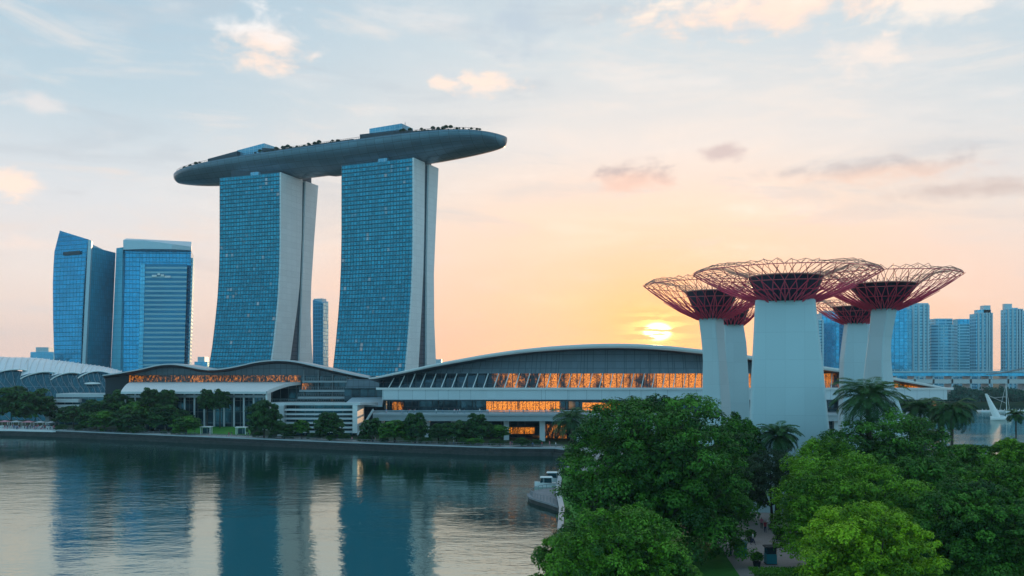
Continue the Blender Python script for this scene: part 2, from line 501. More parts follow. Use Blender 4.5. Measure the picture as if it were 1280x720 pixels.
for nm, c in (('navy', (.02, .03, .09)), ('red', (.35, .04, .07)), ('pinkcloth', (.55, .16, .22)), ('whitecloth', (.65, .64, .62)), ('greycloth', (.14, .15, .17)), ('blackcloth', (.02, .02, .024)), ('bluecloth', (.05, .14, .30))):
    MT[nm] = plain('cloth_' + nm, c, .85, var=.12, scale=3)
MT['pinkroof'] = plain('pink_awning', (.50, .22, .26), .8, var=.2, scale=1.0)


# ------------------------------------------------------------------ mesh helpers
class MB:
    def __init__(s):
        s.v = []; s.f = []; s.mi = []; s.uv = []

    def face(s, pts, m=0, uv=None):
        i = len(s.v)
        s.v.extend([tuple(p) for p in pts])
        s.f.append(tuple(range(i, i + len(pts))))
        s.mi.append(m); s.uv.append(uv)

    def grid(s, rows, m=0, uvs=None, flip=False):
        nr, nc = len(rows), len(rows[0])
        i = len(s.v)
        for r in rows:
            s.v.extend([tuple(p) for p in r])
        for a in range(nr - 1):
            for b in range(nc - 1):
                q = [i + a * nc + b, i + a * nc + b + 1, i + (a + 1) * nc + b + 1, i + (a + 1) * nc + b]
                uv = None
                if uvs:
                    uv = [uvs[a][b], uvs[a][b + 1], uvs[a + 1][b + 1], uvs[a + 1][b]]
                if flip:
                    q.reverse()
                    if uv: uv.reverse()
                s.f.append(tuple(q)); s.mi.append(m); s.uv.append(uv)

    def loft(s, rings, m=0, cap=True, closed=True, capm=None):
        n = len(rings[0])
        i = len(s.v)
        for r in rings:
            s.v.extend([tuple(p) for p in r])
        for a in range(len(rings) - 1):
            for b in range(n if closed else n - 1):
                c = (b + 1) % n
                s.f.append((i + a * n + b, i + a * n + c, i + (a + 1) * n + c, i + (a + 1) * n + b))
                s.mi.append(m); s.uv.append(None)
        if cap:
            cm = m if capm is None else capm
            s.f.append(tuple(i + b for b in reversed(range(n)))); s.mi.append(cm); s.uv.append(None)
            k = i + (len(rings) - 1) * n
            s.f.append(tuple(k + b for b in range(n))); s.mi.append(cm); s.uv.append(None)

    def prism(s, poly, z0, z1, m=0, top=None):
        s.loft([[(x, y, z0) for x, y in poly], [(x, y, z1) for x, y in poly]], m, True, True, top)

    def box(s, x0, x1, y0, y1, z0, z1, m=0):
        s.prism([(x0, y0), (x1, y0), (x1, y1), (x0, y1)], z0, z1, m)

    def obox(s, c, d, L, W, z0, z1, m=0):
        """box with long axis along the unit 2D vector d"""
        n = (-d[1], d[0])
        pts = [(c[0] + d[0] * a * L / 2 + n[0] * b * W / 2, c[1] + d[1] * a * L / 2 + n[1] * b * W / 2) for a, b in ((-1, -1), (1, -1), (1, 1), (-1, 1))]
        s.prism(pts, z0, z1, m)

    def tube(s, pts, r, n=6, m=0, cap=True):
        pts = [Vector(p) for p in pts]
        rs = r if isinstance(r, (list, tuple)) else [r] * len(pts)
        rings = []
        ref = None
        for k, p in enumerate(pts):
            t = (pts[min(k + 1, len(pts) - 1)] - pts[max(k - 1, 0)]).normalized()
            if ref is None:
                ref = Vector((0, 0, 1)) if abs(t.z) < .9 else Vector((1, 0, 0))
            a = (ref - t * ref.dot(t))
            if a.length < 1e-4:
                a = t.orthogonal()
            a.normalize(); ref = a
            b = t.cross(a)
            rings.append([p + (a * math.cos(2 * math.pi * q / n) + b * math.sin(2 * math.pi * q / n)) * rs[k] for q in range(n)])
        s.loft(rings, m, cap)

    def build(s, name, mats, parent=None, smooth=False):
        me = bpy.data.meshes.new(name)
        off = Vector((0, 0, 0))
        if parent is not None:
            p = parent
            while p is not None:
                off += p.location; p = p.parent
        me.from_pydata([(x - off.x, y - off.y, z - off.z) for x, y, z in s.v], [], s.f)
        if not isinstance(mats, (list, tuple)):
            mats = [mats]
        for q in mats:
            me.materials.append(MT[q] if isinstance(q, str) else q)
        me.polygons.foreach_set('material_index', s.mi)
        me.polygons.foreach_set('use_smooth', [smooth] * len(s.f))
        uvl = me.uv_layers.new(name='UVMap')
        data = []
        for k, f in enumerate(s.f):
            if s.uv[k]:
                for q in s.uv[k]: data.extend(q)
                continue
            P = [Vector(s.v[i]) for i in f]
            n = Vector((0, 0, 0))
            for a in range(len(P)):
                A, B = P[a], P[(a + 1) % len(P)]
                n += Vector(((A.y - B.y) * (A.z + B.z), (A.z - B.z) * (A.x + B.x), (A.x - B.x) * (A.y + B.y)))
            n = n.normalized() if n.length > 1e-9 else Vector((0, 0, 1))
            if abs(n.z) < .8:
                t = Vector((-n.y, n.x, 0)).normalized()
                for q in P: data.extend((q.dot(t), q.z))
            else:
                for q in P: data.extend((q.x, q.y))
        uvl.data.foreach_set('uv', data)
        me.update()
        ob = bpy.data.objects.new(name, me)
        COL.objects.link(ob)
        if parent is not None:
            ob.parent = parent
        return ob


def thing(name, label, cat, loc=(0, 0, 0), group=None, rz=0.0):
    o = bpy.data.objects.new(name, None)
    COL.objects.link(o)
    o.location = loc
    o.rotation_euler = (0, 0, rz)
    return tag(o, label, cat, group)


def tag(o, label, cat, group=None, kind='thing'):
    o['label'] = label; o['category'] = cat; o['kind'] = kind
    if group: o['group'] = group
    return o


def struct(o, kind='structure', label=None):
    o['kind'] = kind
    if label: o['label'] = label
    return o


def dup(root, loc, rz=0.0, sc=1.0, label=None, group=None):
    r = root.copy(); COL.objects.link(r)
    r.location = loc; r.rotation_euler = (0, 0, rz)
    r.scale = (sc, sc, sc) if not isinstance(sc, (tuple, list)) else sc
    if label: r['label'] = label
    if group: r['group'] = group
    for ch in root.children:
        c = ch.copy(); COL.objects.link(c); c.parent = r
        for g in ch.children:
            e = g.copy(); COL.objects.link(e); e.parent = c
    return r


def X(px, D): return (px - 640) / F * D
def Z(py, D): return CAMZ + (HY - py) / F * D
def P(px, py, D): return (X(px, D), D, Z(py, D))
def lerp(a, b, t): return a + (b - a) * t


def interp(tab, x):
    if x <= tab[0][0]: return tab[0][1]
    for (a, va), (b, vb) in zip(tab, tab[1:]):
        if x <= b:
            return lerp(va, vb, (x - a) / (b - a))
    return tab[-1][1]

# ------------------------------------------------------------------ ground and water
LANDZ = 2.3
SHORE = [(-560, 520), (-330, 420), (-206.5, 355), (-150, 329), (-94, 304), (-49, 284), (-4.8, 267), (13, 265), (24, 250), (20, 228), (11.5, 207), (9, 172), (8.5, 150), (7, 128), (5.5, 110), (6, 60), (12, -40)]
LAND = SHORE + [(620, -40), (620, 222), (240, 226), (98, 236), (102, 284), (146, 318), (164, 338), (166, 430), (215, 560), (240, 640), (700, 640), (1500, 660), (3300, 900), (3300, 3900), (-3300, 3900), (-3300, 700)]
mb = MB()
mb.face([(-3500, -50, 0), (3500, -50, 0), (3500, 4000, 0), (-3500, 4000, 0)])
struct(mb.build('water', 'water'))
mb = MB(); mb.prism(LAND[::-1] if False else LAND, -1.0, LANDZ)
me_land = mb.build('ground', 'land'); struct(me_land)


def offset_line(line, d):
    out = []
    for k, p in enumerate(line):
        a = Vector(line[max(k - 1, 0)]); b = Vector(line[min(k + 1, len(line) - 1)])
        t = (b - a).normalized()
        out.append((p[0] - t.y * d, p[1] + t.x * d))
    return out


def strip(name, line, d0, d1, z, m):
    a, b = offset_line(line, d0), offset_line(line, d1)
    q = MB(); q.grid([[(x, y, z) for x, y in a], [(x, y, z) for x, y in b]], flip=False)
    return struct(q.build(name, m))


# stone quay along the bay with a coping
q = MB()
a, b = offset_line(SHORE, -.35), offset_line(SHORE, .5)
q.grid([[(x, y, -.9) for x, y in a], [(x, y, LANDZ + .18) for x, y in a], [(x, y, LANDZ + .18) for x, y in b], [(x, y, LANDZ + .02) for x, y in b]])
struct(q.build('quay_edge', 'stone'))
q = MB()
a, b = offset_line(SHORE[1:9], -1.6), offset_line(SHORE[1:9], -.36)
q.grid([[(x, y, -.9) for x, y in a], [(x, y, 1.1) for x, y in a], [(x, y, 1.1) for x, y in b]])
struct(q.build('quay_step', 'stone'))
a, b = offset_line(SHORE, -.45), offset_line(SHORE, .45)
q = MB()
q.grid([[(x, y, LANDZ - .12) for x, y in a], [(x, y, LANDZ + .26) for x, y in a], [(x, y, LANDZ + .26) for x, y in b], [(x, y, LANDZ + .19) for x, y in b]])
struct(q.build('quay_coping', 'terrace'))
strip('promenade', SHORE[:11], .51, 9.5, LANDZ + .004, 'prom')
strip('riverside_lawn', SHORE[10:16], .51, 4.6, LANDZ + .004, 'lawn')
q = MB()
q.face([(X(228, 325), 325, LANDZ + .03), (X(312, 318), 318, LANDZ + .03), (X(318, 341), 341, LANDZ + 1.6), (X(236, 341), 341, LANDZ + 1.6)])
struct(q.build('lawn', 'lawn'))
q = MB()
path = [(26.0, 99.5), (35.4, 96.5), (42.5, 94.2), (45.2, 112), (48.2, 122), (50, 150), (34, 150), (29, 130)]
q.face([(x, y, LANDZ + .008) for x, y in path])
struct(q.build('path', 'pave'))

q = MB()
q.face([(x, y, LANDZ + .004) for x, y in ((10, 70), (70, 70), (66, 118), (49, 124), (45, 112), (41, 94.5), (35, 94.5), (32.5, 128), (12, 124))])
struct(q.build('park_lawn', 'lawn'))

# ------------------------------------------------------------------ the hotel: two towers and the deck across them


def solve_w(cx, cy, th, px):
    k = (px - 640) / F
    return (cy * k - cx) / (math.sin(th) - math.cos(th) * k)


def tower(name, label, cx, cy, th, L, zt, outer, fin, rin, rout):
    d1 = (math.cos(th), -math.sin(th)); d2 = (math.sin(th), math.cos(th))
    root = thing(name, label, 'hotel tower', (cx - d1[0] * L / 2 + d2[0] * 15, cy - d1[1] * L / 2 + d2[1] * 15, LANDZ), 'twin hotel towers')
    N = 40
    ts = [k / N for k in range(N + 1)]

    def pt(u, w, t):
        return (cx + d1[0] * (u - L) + d2[0] * w, cy + d1[1] * (u - L) + d2[1] * w, lerp(LANDZ, zt, t))
    f = MB()
    for kx in range(8):
        u0, u1 = L * kx / 8, L * (kx + 1) / 8
        f.grid([[pt(u0, interp(outer, t), t), pt(u1, interp(outer, t), t)] for t in ts],
               uvs=[[(u0, t * (zt - LANDZ)), (u1, t * (zt - LANDZ))] for t in ts])
    gf = f.build('glass_facade', 'hotel_glass', root)
    # projecting floor edges over the glass
    s = MB()
    nf = 59
    for k in range(1, nf):
        t = k / nf
        w = interp(outer, t)
        a, b = pt(0, w - .38, t), pt(L - .5, w - .38, t)
        c, d = pt(L - .5, w - .02, t), pt(0, w - .02, t)
        s.loft([[a, b, c, d], [(x, y, z + .30) for x, y, z in (a, b, c, d)]])
    s.build('floor_edges', 'edgeblue', gf)
    for nm, w0, w1, mat in (('front_slab', outer, fin, 'concrete'), ('rear_slab', rin, rout, 'concrete')):
        m_ = MB()
        for uu, fl in ((L + .12, False), (-.12, True)):
            m_.grid([[pt(uu, interp(w0, t) - (0.15 if nm == 'front_slab' else 0), t), pt(uu, interp(w1, t), t)] for t in ts], flip=fl)
        m_.grid([[pt(L + .12, interp(w1, t), t), pt(-.12, interp(w1, t), t)] for t in ts])
        if nm == 'rear_slab':
            m_.grid([[pt(-.12, interp(w0, t), t), pt(L + .12, interp(w0, t), t)] for t in ts])
        else:
            m_.grid([[pt(L - .9, interp(w0, t) - .16, t), pt(L + .12, interp(w0, t) - .16, t)] for t in ts])
        t = 1.0
        m_.face([pt(-.12, interp(w0, t), t), pt(L + .12, interp(w0, t), t), pt(L + .12, interp(w1, t), t), pt(-.12, interp(w1, t), t)])
        m_.build(nm, mat, root)
    g = MB()
    for uu in (L - 1.2, 3.0):
        g.grid([[pt(uu, interp(fin, t) - .3, t * .995), pt(uu, interp(rin, t) + .3, t * .995)] for t in ts])
    g.build('atrium_glazing', 'atrium', root)
    nk = MB()
    nk.loft([[pt(3, 9, 1), pt(L - 4, 9, 1), pt(L - 4, interp(rout, 1) - 3, 1), pt(3, interp(rout, 1) - 3, 1)],
             [tuple(Vector(p) + Vector((0, 0, 7))) for p in (pt(3, 9, 1), pt(L - 4, 9, 1), pt(L - 4, interp(rout, 1) - 3, 1), pt(3, interp(rout, 1) - 3, 1))]])
    nk.build('neck', 'deckdark', root)
    v = MB()
    c = pt(L * .58, 1.0, 1)
    v.obox(c[:2], d1, 7, 2.4, zt - .5, zt + 1.8)
    v.build('vent_box', 'bluebox', root)
    e = MB()
    c0 = pt(L - 6, interp(fin, 1) + 2, 1)
    e.obox(c0[:2], d1, 6, 5, zt - 1, zt + 2.2)
    e.build('plant_box', 'white', root)
    return root


tower('hotel_tower', 'glass hotel tower beside the striped blue office tower, base flaring wider', -162.9, 620, R(20), 52, 165,
      [(0, -16), (.17, -11.2), (.25, -8.0), (.36, -4.9), (.46, -2.4), (.58, -.7), (.7, 0), (1, 0)],
      [(0, 6), (.17, 10.7), (.3, 15.6), (.42, 20.2), (.53, 23.4), (.75, 26), (1, 27)],
      [(0, 21.5), (.17, 22.8), (.35, 24.6), (.53, 26.6), (.75, 28.8), (1, 31)],
      [(0, 43), (.17, 40.6), (.28, 38.6), (.40, 37.6), (.53, 38.4), (.75, 42.5), (1, 48)])
tower('hotel_tower', 'glass hotel tower rising next to the long lit hall, narrower end walls', -64.5, 577, R(24), 56.5, 165,
      [(0, -14), (.155, -9.6), (.25, -6.8), (.36, -4.1), (.46, -2.0), (.58, -.6), (.7, 0), (1, 0)],
      [(0, 3.5), (.155, 6.2), (.35, 9.6), (.55, 12.6), (.75, 14), (1, 14.7)],
      [(0, 16.8), (.155, 17), (.55, 17.4), (.75, 18.6), (1, 20.2)],
      [(0, 32.5), (.155, 30.2), (.35, 27.6), (.55, 27.1), (.75, 29.8), (1, 33.7)])

A0, B0 = Vector((-265, 693)), Vector((-4, 565))
AX = (B0 - A0); HL = AX.length; AX.normalize(); AN = Vector((-AX.y, AX.x))


def rimz(s):
    q = abs(2 * s - 1)
    return 181.0 - 2.2 * q ** 3 - (3.2 * (2 * s - 1) ** 8 if s > .5 else 1.0 * q ** 8)


def halfw(s):
    q = abs(2 * s - 1)
    return max(.15, 20.5 * max(0.0, 1 - q ** (4.6 if s < .5 else 8.0)) ** (.60 if s < .5 else .55))


def deckpt(s, o, z):
    p = A0 + AX * (HL * s) + AN * o
    return (p.x, p.y, z)


sky = thing('sky_deck', 'long boat shaped roof deck lying across both hotel towers', 'roof deck', deckpt(.5, 0, 172))
h = MB()
rings = []
NS = 72
for k in range(NS + 1):
    s = .5 - .5 * math.cos(math.pi * k / NS)
    b = halfw(s); rz_ = rimz(s); q = abs(2 * s - 1)
    dep = (4.2 if s < .5 else 5.4) + 11.6 * max(0, 1 - q ** 3.4) ** .75
    dep *= min(1, .25 + b / 8)
    ring = []
    M_ = 22
    for j in range(M_ + 1):
        o = -math.cos(math.pi * j / M_)
        zz = rz_ - 1.3 * min(1, b / 4) - (dep - 1.3) * (1 - abs(o) ** 2.4) ** .62
        ring.append(deckpt(s, o * b, zz))
    ring.append(deckpt(s, b, rz_)); ring.append(deckpt(s, b - min(1.2, b * .5), rz_)); ring.append(deckpt(s, -b + min(1.2, b * .5), rz_)); ring.append(deckpt(s, -b, rz_))
    rings.append(ring)
h.grid([r + [r[0]] for r in rings], uvs=[[(HL * (.5 - .5 * math.cos(math.pi * k / NS)), j * 2.1) for j in range(len(rings[0]) + 1)] for k in range(NS + 1)])
h.build('hull', 'hull', sky, True)
mp_ = bpy.data.objects['hull'].data
mp_.polygons.foreach_set('use_smooth', [abs(p.normal.z) < .995 for p in mp_.polygons])


def deck_block(nm, s0, s1, o0, o1, z0, z1, mat, slope=0.0):
    q = MB()
    q.loft([[deckpt(s0, o0, z0), deckpt(s1, o0, z0), deckpt(s1, o1, z0), deckpt(s0, o1, z0)],
            [deckpt(s0, o0, z1), deckpt(s1, o0, z1 + slope), deckpt(s1, o1, z1 + slope), deckpt(s0, o1, z1)]])
    return q.build(nm, mat, sky)


deck_block('pavilion', .245, .335, -8, 6, 179, 189.0, 'bluebox', 2.4)
deck_block('pavilion', .655, .745, -8, 6, 179, 190.8, 'bluebox', .4)
deck_block('canopy', .155, .255, -11, 8, 181, 184.8, 'deckdark', 2.8)
deck_block('canopy', .337, .395, -11, 8, 184.5, 187.4, 'deckdark', -3.0)
deck_block('canopy', .64, .765, -13, 9, 180.5, 186.2, 'deckdark', -.8)
deck_block('canopy', .767, .86, -11, 9, 181.5, 184.4, 'deckdark', -1.6)
deck_block('pool_terrace', .40, .63, -17, 6, 180.2, 182.6, 'deckdark')
q = MB(); rr = random.Random(3)
q.tube([deckpt(.748, -5, 182), deckpt(.748, -5, 192.5)], .22, 5); q.build('mast', 'greymetal', sky)
rl = MB()
ss = [.04 + .92 * k / 150 for k in range(151)]
for k, s in enumerate(ss):
    p0 = deckpt(s, -halfw(s) + .5, rimz(s)); p1 = deckpt(s, -halfw(s) + .5, rimz(s) + 1.3)
    rl.tube([p0, p1], .09, 4, cap=False)
rl.tube([deckpt(s, -halfw(s) + .5, rimz(s) + 1.3) for s in ss], .10, 4)
rl.build('railing', 'darkmetal', sky)


# ------------------------------------------------------------------ foliage
def link_mesh(name, me, parent=None, loc=None):
    ob = bpy.data.objects.new(name, me); COL.objects.link(ob)
    if parent is not None: ob.parent = parent
    if loc is not None: ob.location = loc
    return ob


def quads_mesh(name, V, tone, mat):
    """V: (n,4,3) array of leaf corners, tone per leaf"""
    n = V.shape[0]
    me = bpy.data.meshes.new(name)
    me.vertices.add(n * 4); me.loops.add(n * 4); me.polygons.add(n)
    me.vertices.foreach_set('co', V.reshape(-1).astype(np.float32))
    me.loops.foreach_set('vertex_index', np.arange(n * 4, dtype=np.int32))
    me.polygons.foreach_set('loop_start', np.arange(0, n * 4, 4, dtype=np.int32))
    at = me.attributes.new('tone', 'FLOAT', 'FACE')
    at.data.foreach_set('value', tone.astype(np.float32))
    me.materials.append(MT[mat])
    me.update(calc_edges=True)
    return me


def unit(a):
    return a / np.maximum(np.linalg.norm(a, axis=-1, keepdims=True), 1e-9)


def leaves(rg, C, N, size, asp=.55):
    n = len(C)
    T = unit(np.cross(N, unit(rg.normal(size=(n, 3)))))
    B = np.cross(N, T)
    s = size * rg.uniform(.65, 1.35, (n, 1))
    a, b = T * s * .5, B * s * .5 * asp
    bend = N * s * .12
    return np.stack([C - a - bend, C - b, C + a - bend, C + b], 1)


def crown_data(seed, rx, ry, rz, nl, nleaf, leaf, lob=.24, low=-.35, fill=.5):
    """clumps of leaves spaced over a dome with gaps between them, a loose fill of larger leaves inside"""
    rg = np.random.default_rng(seed)
    cs, tones, rads = [], [], []
    S = np.array([rx, ry, rz])
    for k in range(nl * 60):
        if len(cs) >= nl: break
        d = unit(rg.normal(size=3))
        if d[2] < low: continue
        inner = rg.random() < .10
        d = d / (np.abs(d) ** 2.7).sum() ** (1 / 2.7)  # a fuller, squarer dome than an ellipsoid
        c = d * (rg.uniform(.45, .62) if inner else rg.uniform(.74, .90))
        lr = lob * rg.choice([.6, .8, 1.0, 1.25])
        if any(np.linalg.norm((c - o) * np.array([1, 1, 1.15])) < .60 * (lr + r2) for o, r2 in zip(cs, rads)): continue
        cs.append(c); rads.append(lr)
        tones.append(np.clip(rg.normal(.45, .22), 0, 1))
    Cs, Ns, Ts = [], [], []
    for c, lr, tn in zip(cs, rads, tones):
        n = int(nleaf * (lr / lob) ** 2)
        nt = max(6, int(16 * lr / lob))
        tw = unit(rg.normal(size=(nt, 3)) + np.array([0, 0, .55]))
        tw[:, 2] = np.where(tw[:, 2] < -.25, -tw[:, 2], tw[:, 2])
        ts = rg.uniform(.25, .42, nt)
        pick = rg.integers(0, nt, n)
        d = unit(rg.normal(size=(n, 3)) + np.array([0, 0, .35]))
        p = tw[pick] * .70 + d * ts[pick][:, None] * rg.uniform(.75, 1.05, (n, 1))
        p[:, 2] *= .66
        Cs.append((c + p * lr) * S)
        Ns.append(unit(d * .75 + tw[pick] * .35 + np.array([0, 0, .45]) + rg.normal(size=(n, 3)) * .30))
        Ts.append(np.clip(tn + .14 * rg.normal(size=n) + .16 * rg.normal(size=nt)[pick], 0, 1))
    nf = int(sum(len(x) for x in Cs) * .10 * fill * 2)
    d = unit(rg.normal(size=(nf, 3))); d[:, 2] = np.where(d[:, 2] < low, -d[:, 2], d[:, 2])
    Cf = d * rg.uniform(.30, .70, (nf, 1)) * S
    sizes = np.concatenate([np.full((sum(len(x) for x in Cs), 1), leaf), np.full((nf, 1), leaf * 2.1)])
    Cs.append(Cf); Ns.append(unit(d + rg.normal(size=(nf, 3)) * .5)); Ts.append(np.clip(rg.normal(.25, .15, nf), 0, 1))  # fill leaves toned darker: shade between the clumps is painted into their colour
    C = np.concatenate(Cs); N = np.concatenate(Ns); T = np.concatenate(Ts)
    V = leaves(rg, C, N, sizes)
    return V, T, [tuple(c * S) for c in cs]


def trunk_mb(base_z, height, r, tips, seed, spread=.62, nbr=9):
    """tapered trunk from z=base_z to the fork, limbs on to some of the leaf clumps (tips are relative to crown centre at `height`)"""
    rg = random.Random(seed)
    q = MB()
    fork = lerp(base_z, height, .55)
    pts = [(0, 0, base_z), (rg.uniform(-.1, .1) * r, 0, lerp(base_z, fork, .25)), (rg.uniform(-.5, .5) * r, rg.uniform(-.5, .5) * r, lerp(base_z, fork, .6)), (0, 0, fork)]
    q.tube(pts, [r * 1.35, r * 1.0, r * .85, r * .75], 8)
    tt = list(tips); rg.shuffle(tt)
    for t in tt[:nbr]:
        e = Vector((t[0] * .85, t[1] * .85, height + t[2] * .85))
        s = Vector((0, 0, fork - rg.uniform(0, .12) * (fork - base_z)))
        mid = s.lerp(e, .5) + Vector((0, 0, -.10 * (e - s).length + .2))
        q.tube([s, mid, e], [r * .5, r * .3, r * .10], 5)
    return q


def tree(label, px, top, hw, D, mat, seed, zlow=None, leaf=.34, nl=90, nleaf=330, ry=None, r=.45, low=-.35, base=None, name='broadleaf_tree', group='trees in the riverside park', lob=.28, fill=.5):
    rx = hw / F * D
    ztop = Z(top, D)
    base = LANDZ if base is None else base
    zl = base + 2.5 if zlow is None else zlow
    rz = (ztop - zl) / (1 - low * .9)
    cz = ztop - rz
    root = thing(name, label, 'tree', (X(px, D), D, base), group)
    V, T, tips = crown_data(seed, rx, ry or rx, rz, 220, int(nleaf * 1.55), leaf, lob, low, fill)
    V = V + np.array([0, 0, cz - base])
    link_mesh('crown', quads_mesh('crown', V, T, mat), root)
    tm = trunk_mb(0, cz - base, r, tips, seed)
    off = root.location
    tm.v = [(x + off.x, y + off.y, z + off.z) for x, y, z in tm.v]
    tm.build('trunk', 'bark', root, True)
    return root


def palm_crown(seed, nf, flen, leafl, droop=1.0, up=1.2):
    rg = random.Random(seed)
    Vs, Ts = [], []
    for k in range(nf):
        azi = k * 2.39996 + rg.uniform(-.2, .2)
        e0 = lerp(-.45, up, ((k + .5) / nf) ** .8) + rg.uniform(-.1, .1)
        Lf = flen * rg.uniform(.85, 1.1)
        nseg = 22
        p = Vector((0, 0, 0)); el = e0
        tone = min(1, max(0, .25 + .5 * (k / nf) + rg.uniform(-.15, .15)))
        h = Vector((math.cos(azi), math.sin(azi), 0)); side = Vector((-h.y, h.x, 0))
        for j in range(nseg):
            d = h * math.cos(el) + Vector((0, 0, math.sin(el)))
            p2 = p + d * (Lf / nseg)
            nrm = side.cross(d).normalized()
            w = .035
            Vs.append([p - side * w, p2 - side * w, p2 + side * w, p + side * w]); Ts.append(tone * .7)
            if j > 1:
                ll = leafl * math.sin(math.pi * min(1, .12 + .88 * j / nseg)) ** .6
                for sgn in (-1, 1):
                    for sub in (0, .5):
                        b0 = p.lerp(p2, sub)
                        tip = b0 + (side * sgn * .80 + d * .62 + Vector((0, 0, -.28 + rg.uniform(-.15, .1)))) * ll * rg.uniform(.85, 1.1) + nrm * -.02
                        mid = b0.lerp(tip, .5) + Vector((0, 0, .05))
                        ww = d * .072
                        Vs.append([b0 - ww, mid - ww * .9, tip, mid + ww * .9]); Ts.append(min(1, max(0, tone + rg.uniform(-.12, .12))))
            p = p2
            el -= droop * 1.75 / nseg * (.5 + j / nseg)
    return np.array([[tuple(a) for a in q] for q in Vs]), np.array(Ts)


def palm(label, px, cy, D, rad, seed, nf=46, trunk_r=.30, base=LANDZ, group='palms in the riverside park', name='palm_tree', lean=0.0, droop=1.0):
    rm = rad / F * D
    ct = Z(cy, D)
    root = thing(name, label, 'palm tree', (X(px, D) - lean, D, base), group)
    V, T = palm_crown(seed, nf, rm * 1.18, rm * .30, droop)
    V = V + np.array([lean, 0, ct - base])
    link_mesh('crown', quads_mesh('crown', V, T, 'leaf_palm'), root)
    q = MB()
    o = root.location
    n = 9
    q.tube([(o.x + lean * (k / n) ** 1.5, o.y, base + (ct - base) * k / n) for k in range(n + 1)], [trunk_r * (1.35 if k == 0 else 1.0 + .12 * (k % 2)) for k in range(n + 1)], 8)
    q.build('trunk', 'palmbark', root, True)
    return root

# ------------------------------------------------------------------ office towers on the left


def pxpoly(pts, z):
    return [(X(px, D), D, z) for px, D in pts]


def loft_px(mb, low, high, zl, zh, m=0, cap=True):
    """low/high: [(px, D)] outlines at the bottom and top; zh may be one height per corner"""
    zh = zh if isinstance(zh, (list, tuple)) else [zh] * len(high)
    mb.loft([[(X(p, D), D, zl) for p, D in low], [(X(p, D), D, z) for (p, D), z in zip(high, zh)]], m, cap)


lt = thing('office_tower', 'dark blue office tower with slanted roof, leftmost of the skyline', 'office tower', (X(105, 815), 815, LANDZ), 'office towers behind the halls')
D0 = 800
# curved front blade: outline rows (py, left px, right px)
rows = []
for py, xl, xr in [(462, 69, 101), (440, 67.5, 101.6), (400, 66.3, 103), (352, 66, 105.5), (330, 66.8, 107.2), (312, 68, 108.6)]:
    rows.append([(X(xl, D0 + 14), D0 + 14, Z(py, D0)), (X(xr, D0), D0, Z(py, D0))])
q = MB(); q.grid(rows, uvs=[[(0, r[0][2]), (28, r[0][2])] for r in rows])
top = [(X(68, D0 + 14), D0 + 14, Z(312, D0)), (X(108.6, D0), D0, Z(312, D0)), (X(110.2, D0), D0, Z(299, D0)), (X(74, D0 + 14), D0 + 14, Z(288, D0))]
q.face(top)
q.build('front_facade', 'blue_glass', lt)
q = MB()
ftop = lambda px: (px - 74) / (110 - 74)
q.loft([[(X(100.5, D0 + .3), D0 + .3, LANDZ), (X(104.5, D0 - 1), D0 - 1, LANDZ), (X(107, D0 + 3), D0 + 3, LANDZ)],
        [(X(110, D0 + .3), D0 + .3, Z(299, D0)), (X(114.5, D0 - 1), D0 - 1, Z(301, D0)), (X(116, D0 + 3), D0 + 3, Z(302, D0))]])
q.build('corner_fin', 'fin', lt)
q = MB()
loft_px(q, [(104.6, D0 + 2), (137, D0 + 34), (128, D0 + 60), (96, D0 + 40)], [(114.4, D0 + 2), (144.5, D0 + 34), (132, D0 + 60), (100, D0 + 40)], LANDZ, [Z(308, D0), Z(316, D0 + 34), Z(314, D0 + 60), Z(308, D0 + 40)])
q.build('side_facade', 'dark_glass_tower', lt)
q = MB()
loft_px(q, [(70, D0 + 14.5), (100, D0 + .6), (104, D0 + 2.2), (98, D0 + 40)], [(74.5, D0 + 14.5), (110, D0 + .6), (113, D0 + 2.2), (100, D0 + 40)], LANDZ, [Z(288, D0 + 14), Z(299, D0), Z(300, D0), Z(312, D0 + 40)])
q.build('core', 'blue_glass', lt)
q = MB()
loft_px(q, [(112, D0 + 4), (129, D0 + 20), (127, D0 + 26), (112, D0 + 14)], [(112, D0 + 4), (129, D0 + 20), (127, D0 + 26), (112, D0 + 14)], Z(316, D0), [Z(303, D0), Z(312, D0 + 20), Z(312, D0 + 20), Z(303, D0)])
q.build('roof_screen', 'fin', lt)
q = MB()
q.face([(X(79, D0 + 9), D0 + 8.6, Z(318, D0)), (X(101, D0 + 2), D0 + 1.2, Z(317.5, D0)), (X(101, D0 + 2), D0 + 1.2, Z(313, D0)), (X(79, D0 + 9), D0 + 8.6, Z(313.5, D0))])
q.build('louvre_slot', 'deckdark', lt)

ot = thing('office_tower', 'blue office tower with pale horizontal stripes and broad overhanging crown', 'office tower', (X(190, 815), 815, LANDZ), 'office towers behind the halls')
q = MB()
loft_px(q, [(137, 806), (150, 800), (158, 806), (158, 850), (140, 850)], [(145.5, 806), (153.5, 800), (158, 806), (158, 850), (148, 850)], LANDZ, Z(309, 800))
q.build('side_bay', 'cyanpaint', ot)
q = MB()
loft_px(q, [(150, 803), (233, 806), (238, 840), (160, 850)], [(154, 803), (239, 806), (242, 840), (160, 850)], LANDZ, Z(313, 803))
q.build('main_facade', 'blue_glass', ot)
q = MB()
loft_px(q, [(176, 798), (229, 799), (229.5, 804), (176, 804)], [(180, 798), (234, 799), (234, 804), (180, 804)], LANDZ, Z(330, 798))
q.build('striped_bay', 'stripe_glass', ot)
q = MB()
loft_px(q, [(172, 800), (177.5, 797.4), (178, 803.5)], [(176, 800), (181.5, 797.4), (182, 803.5)], LANDZ, Z(329, 798))
q.build('corner_fin', 'light_glass', ot)
q = MB()
crown = [(154, 797), (180, 792), (215, 794), (239, 801), (239.5, 840), (158, 848)]
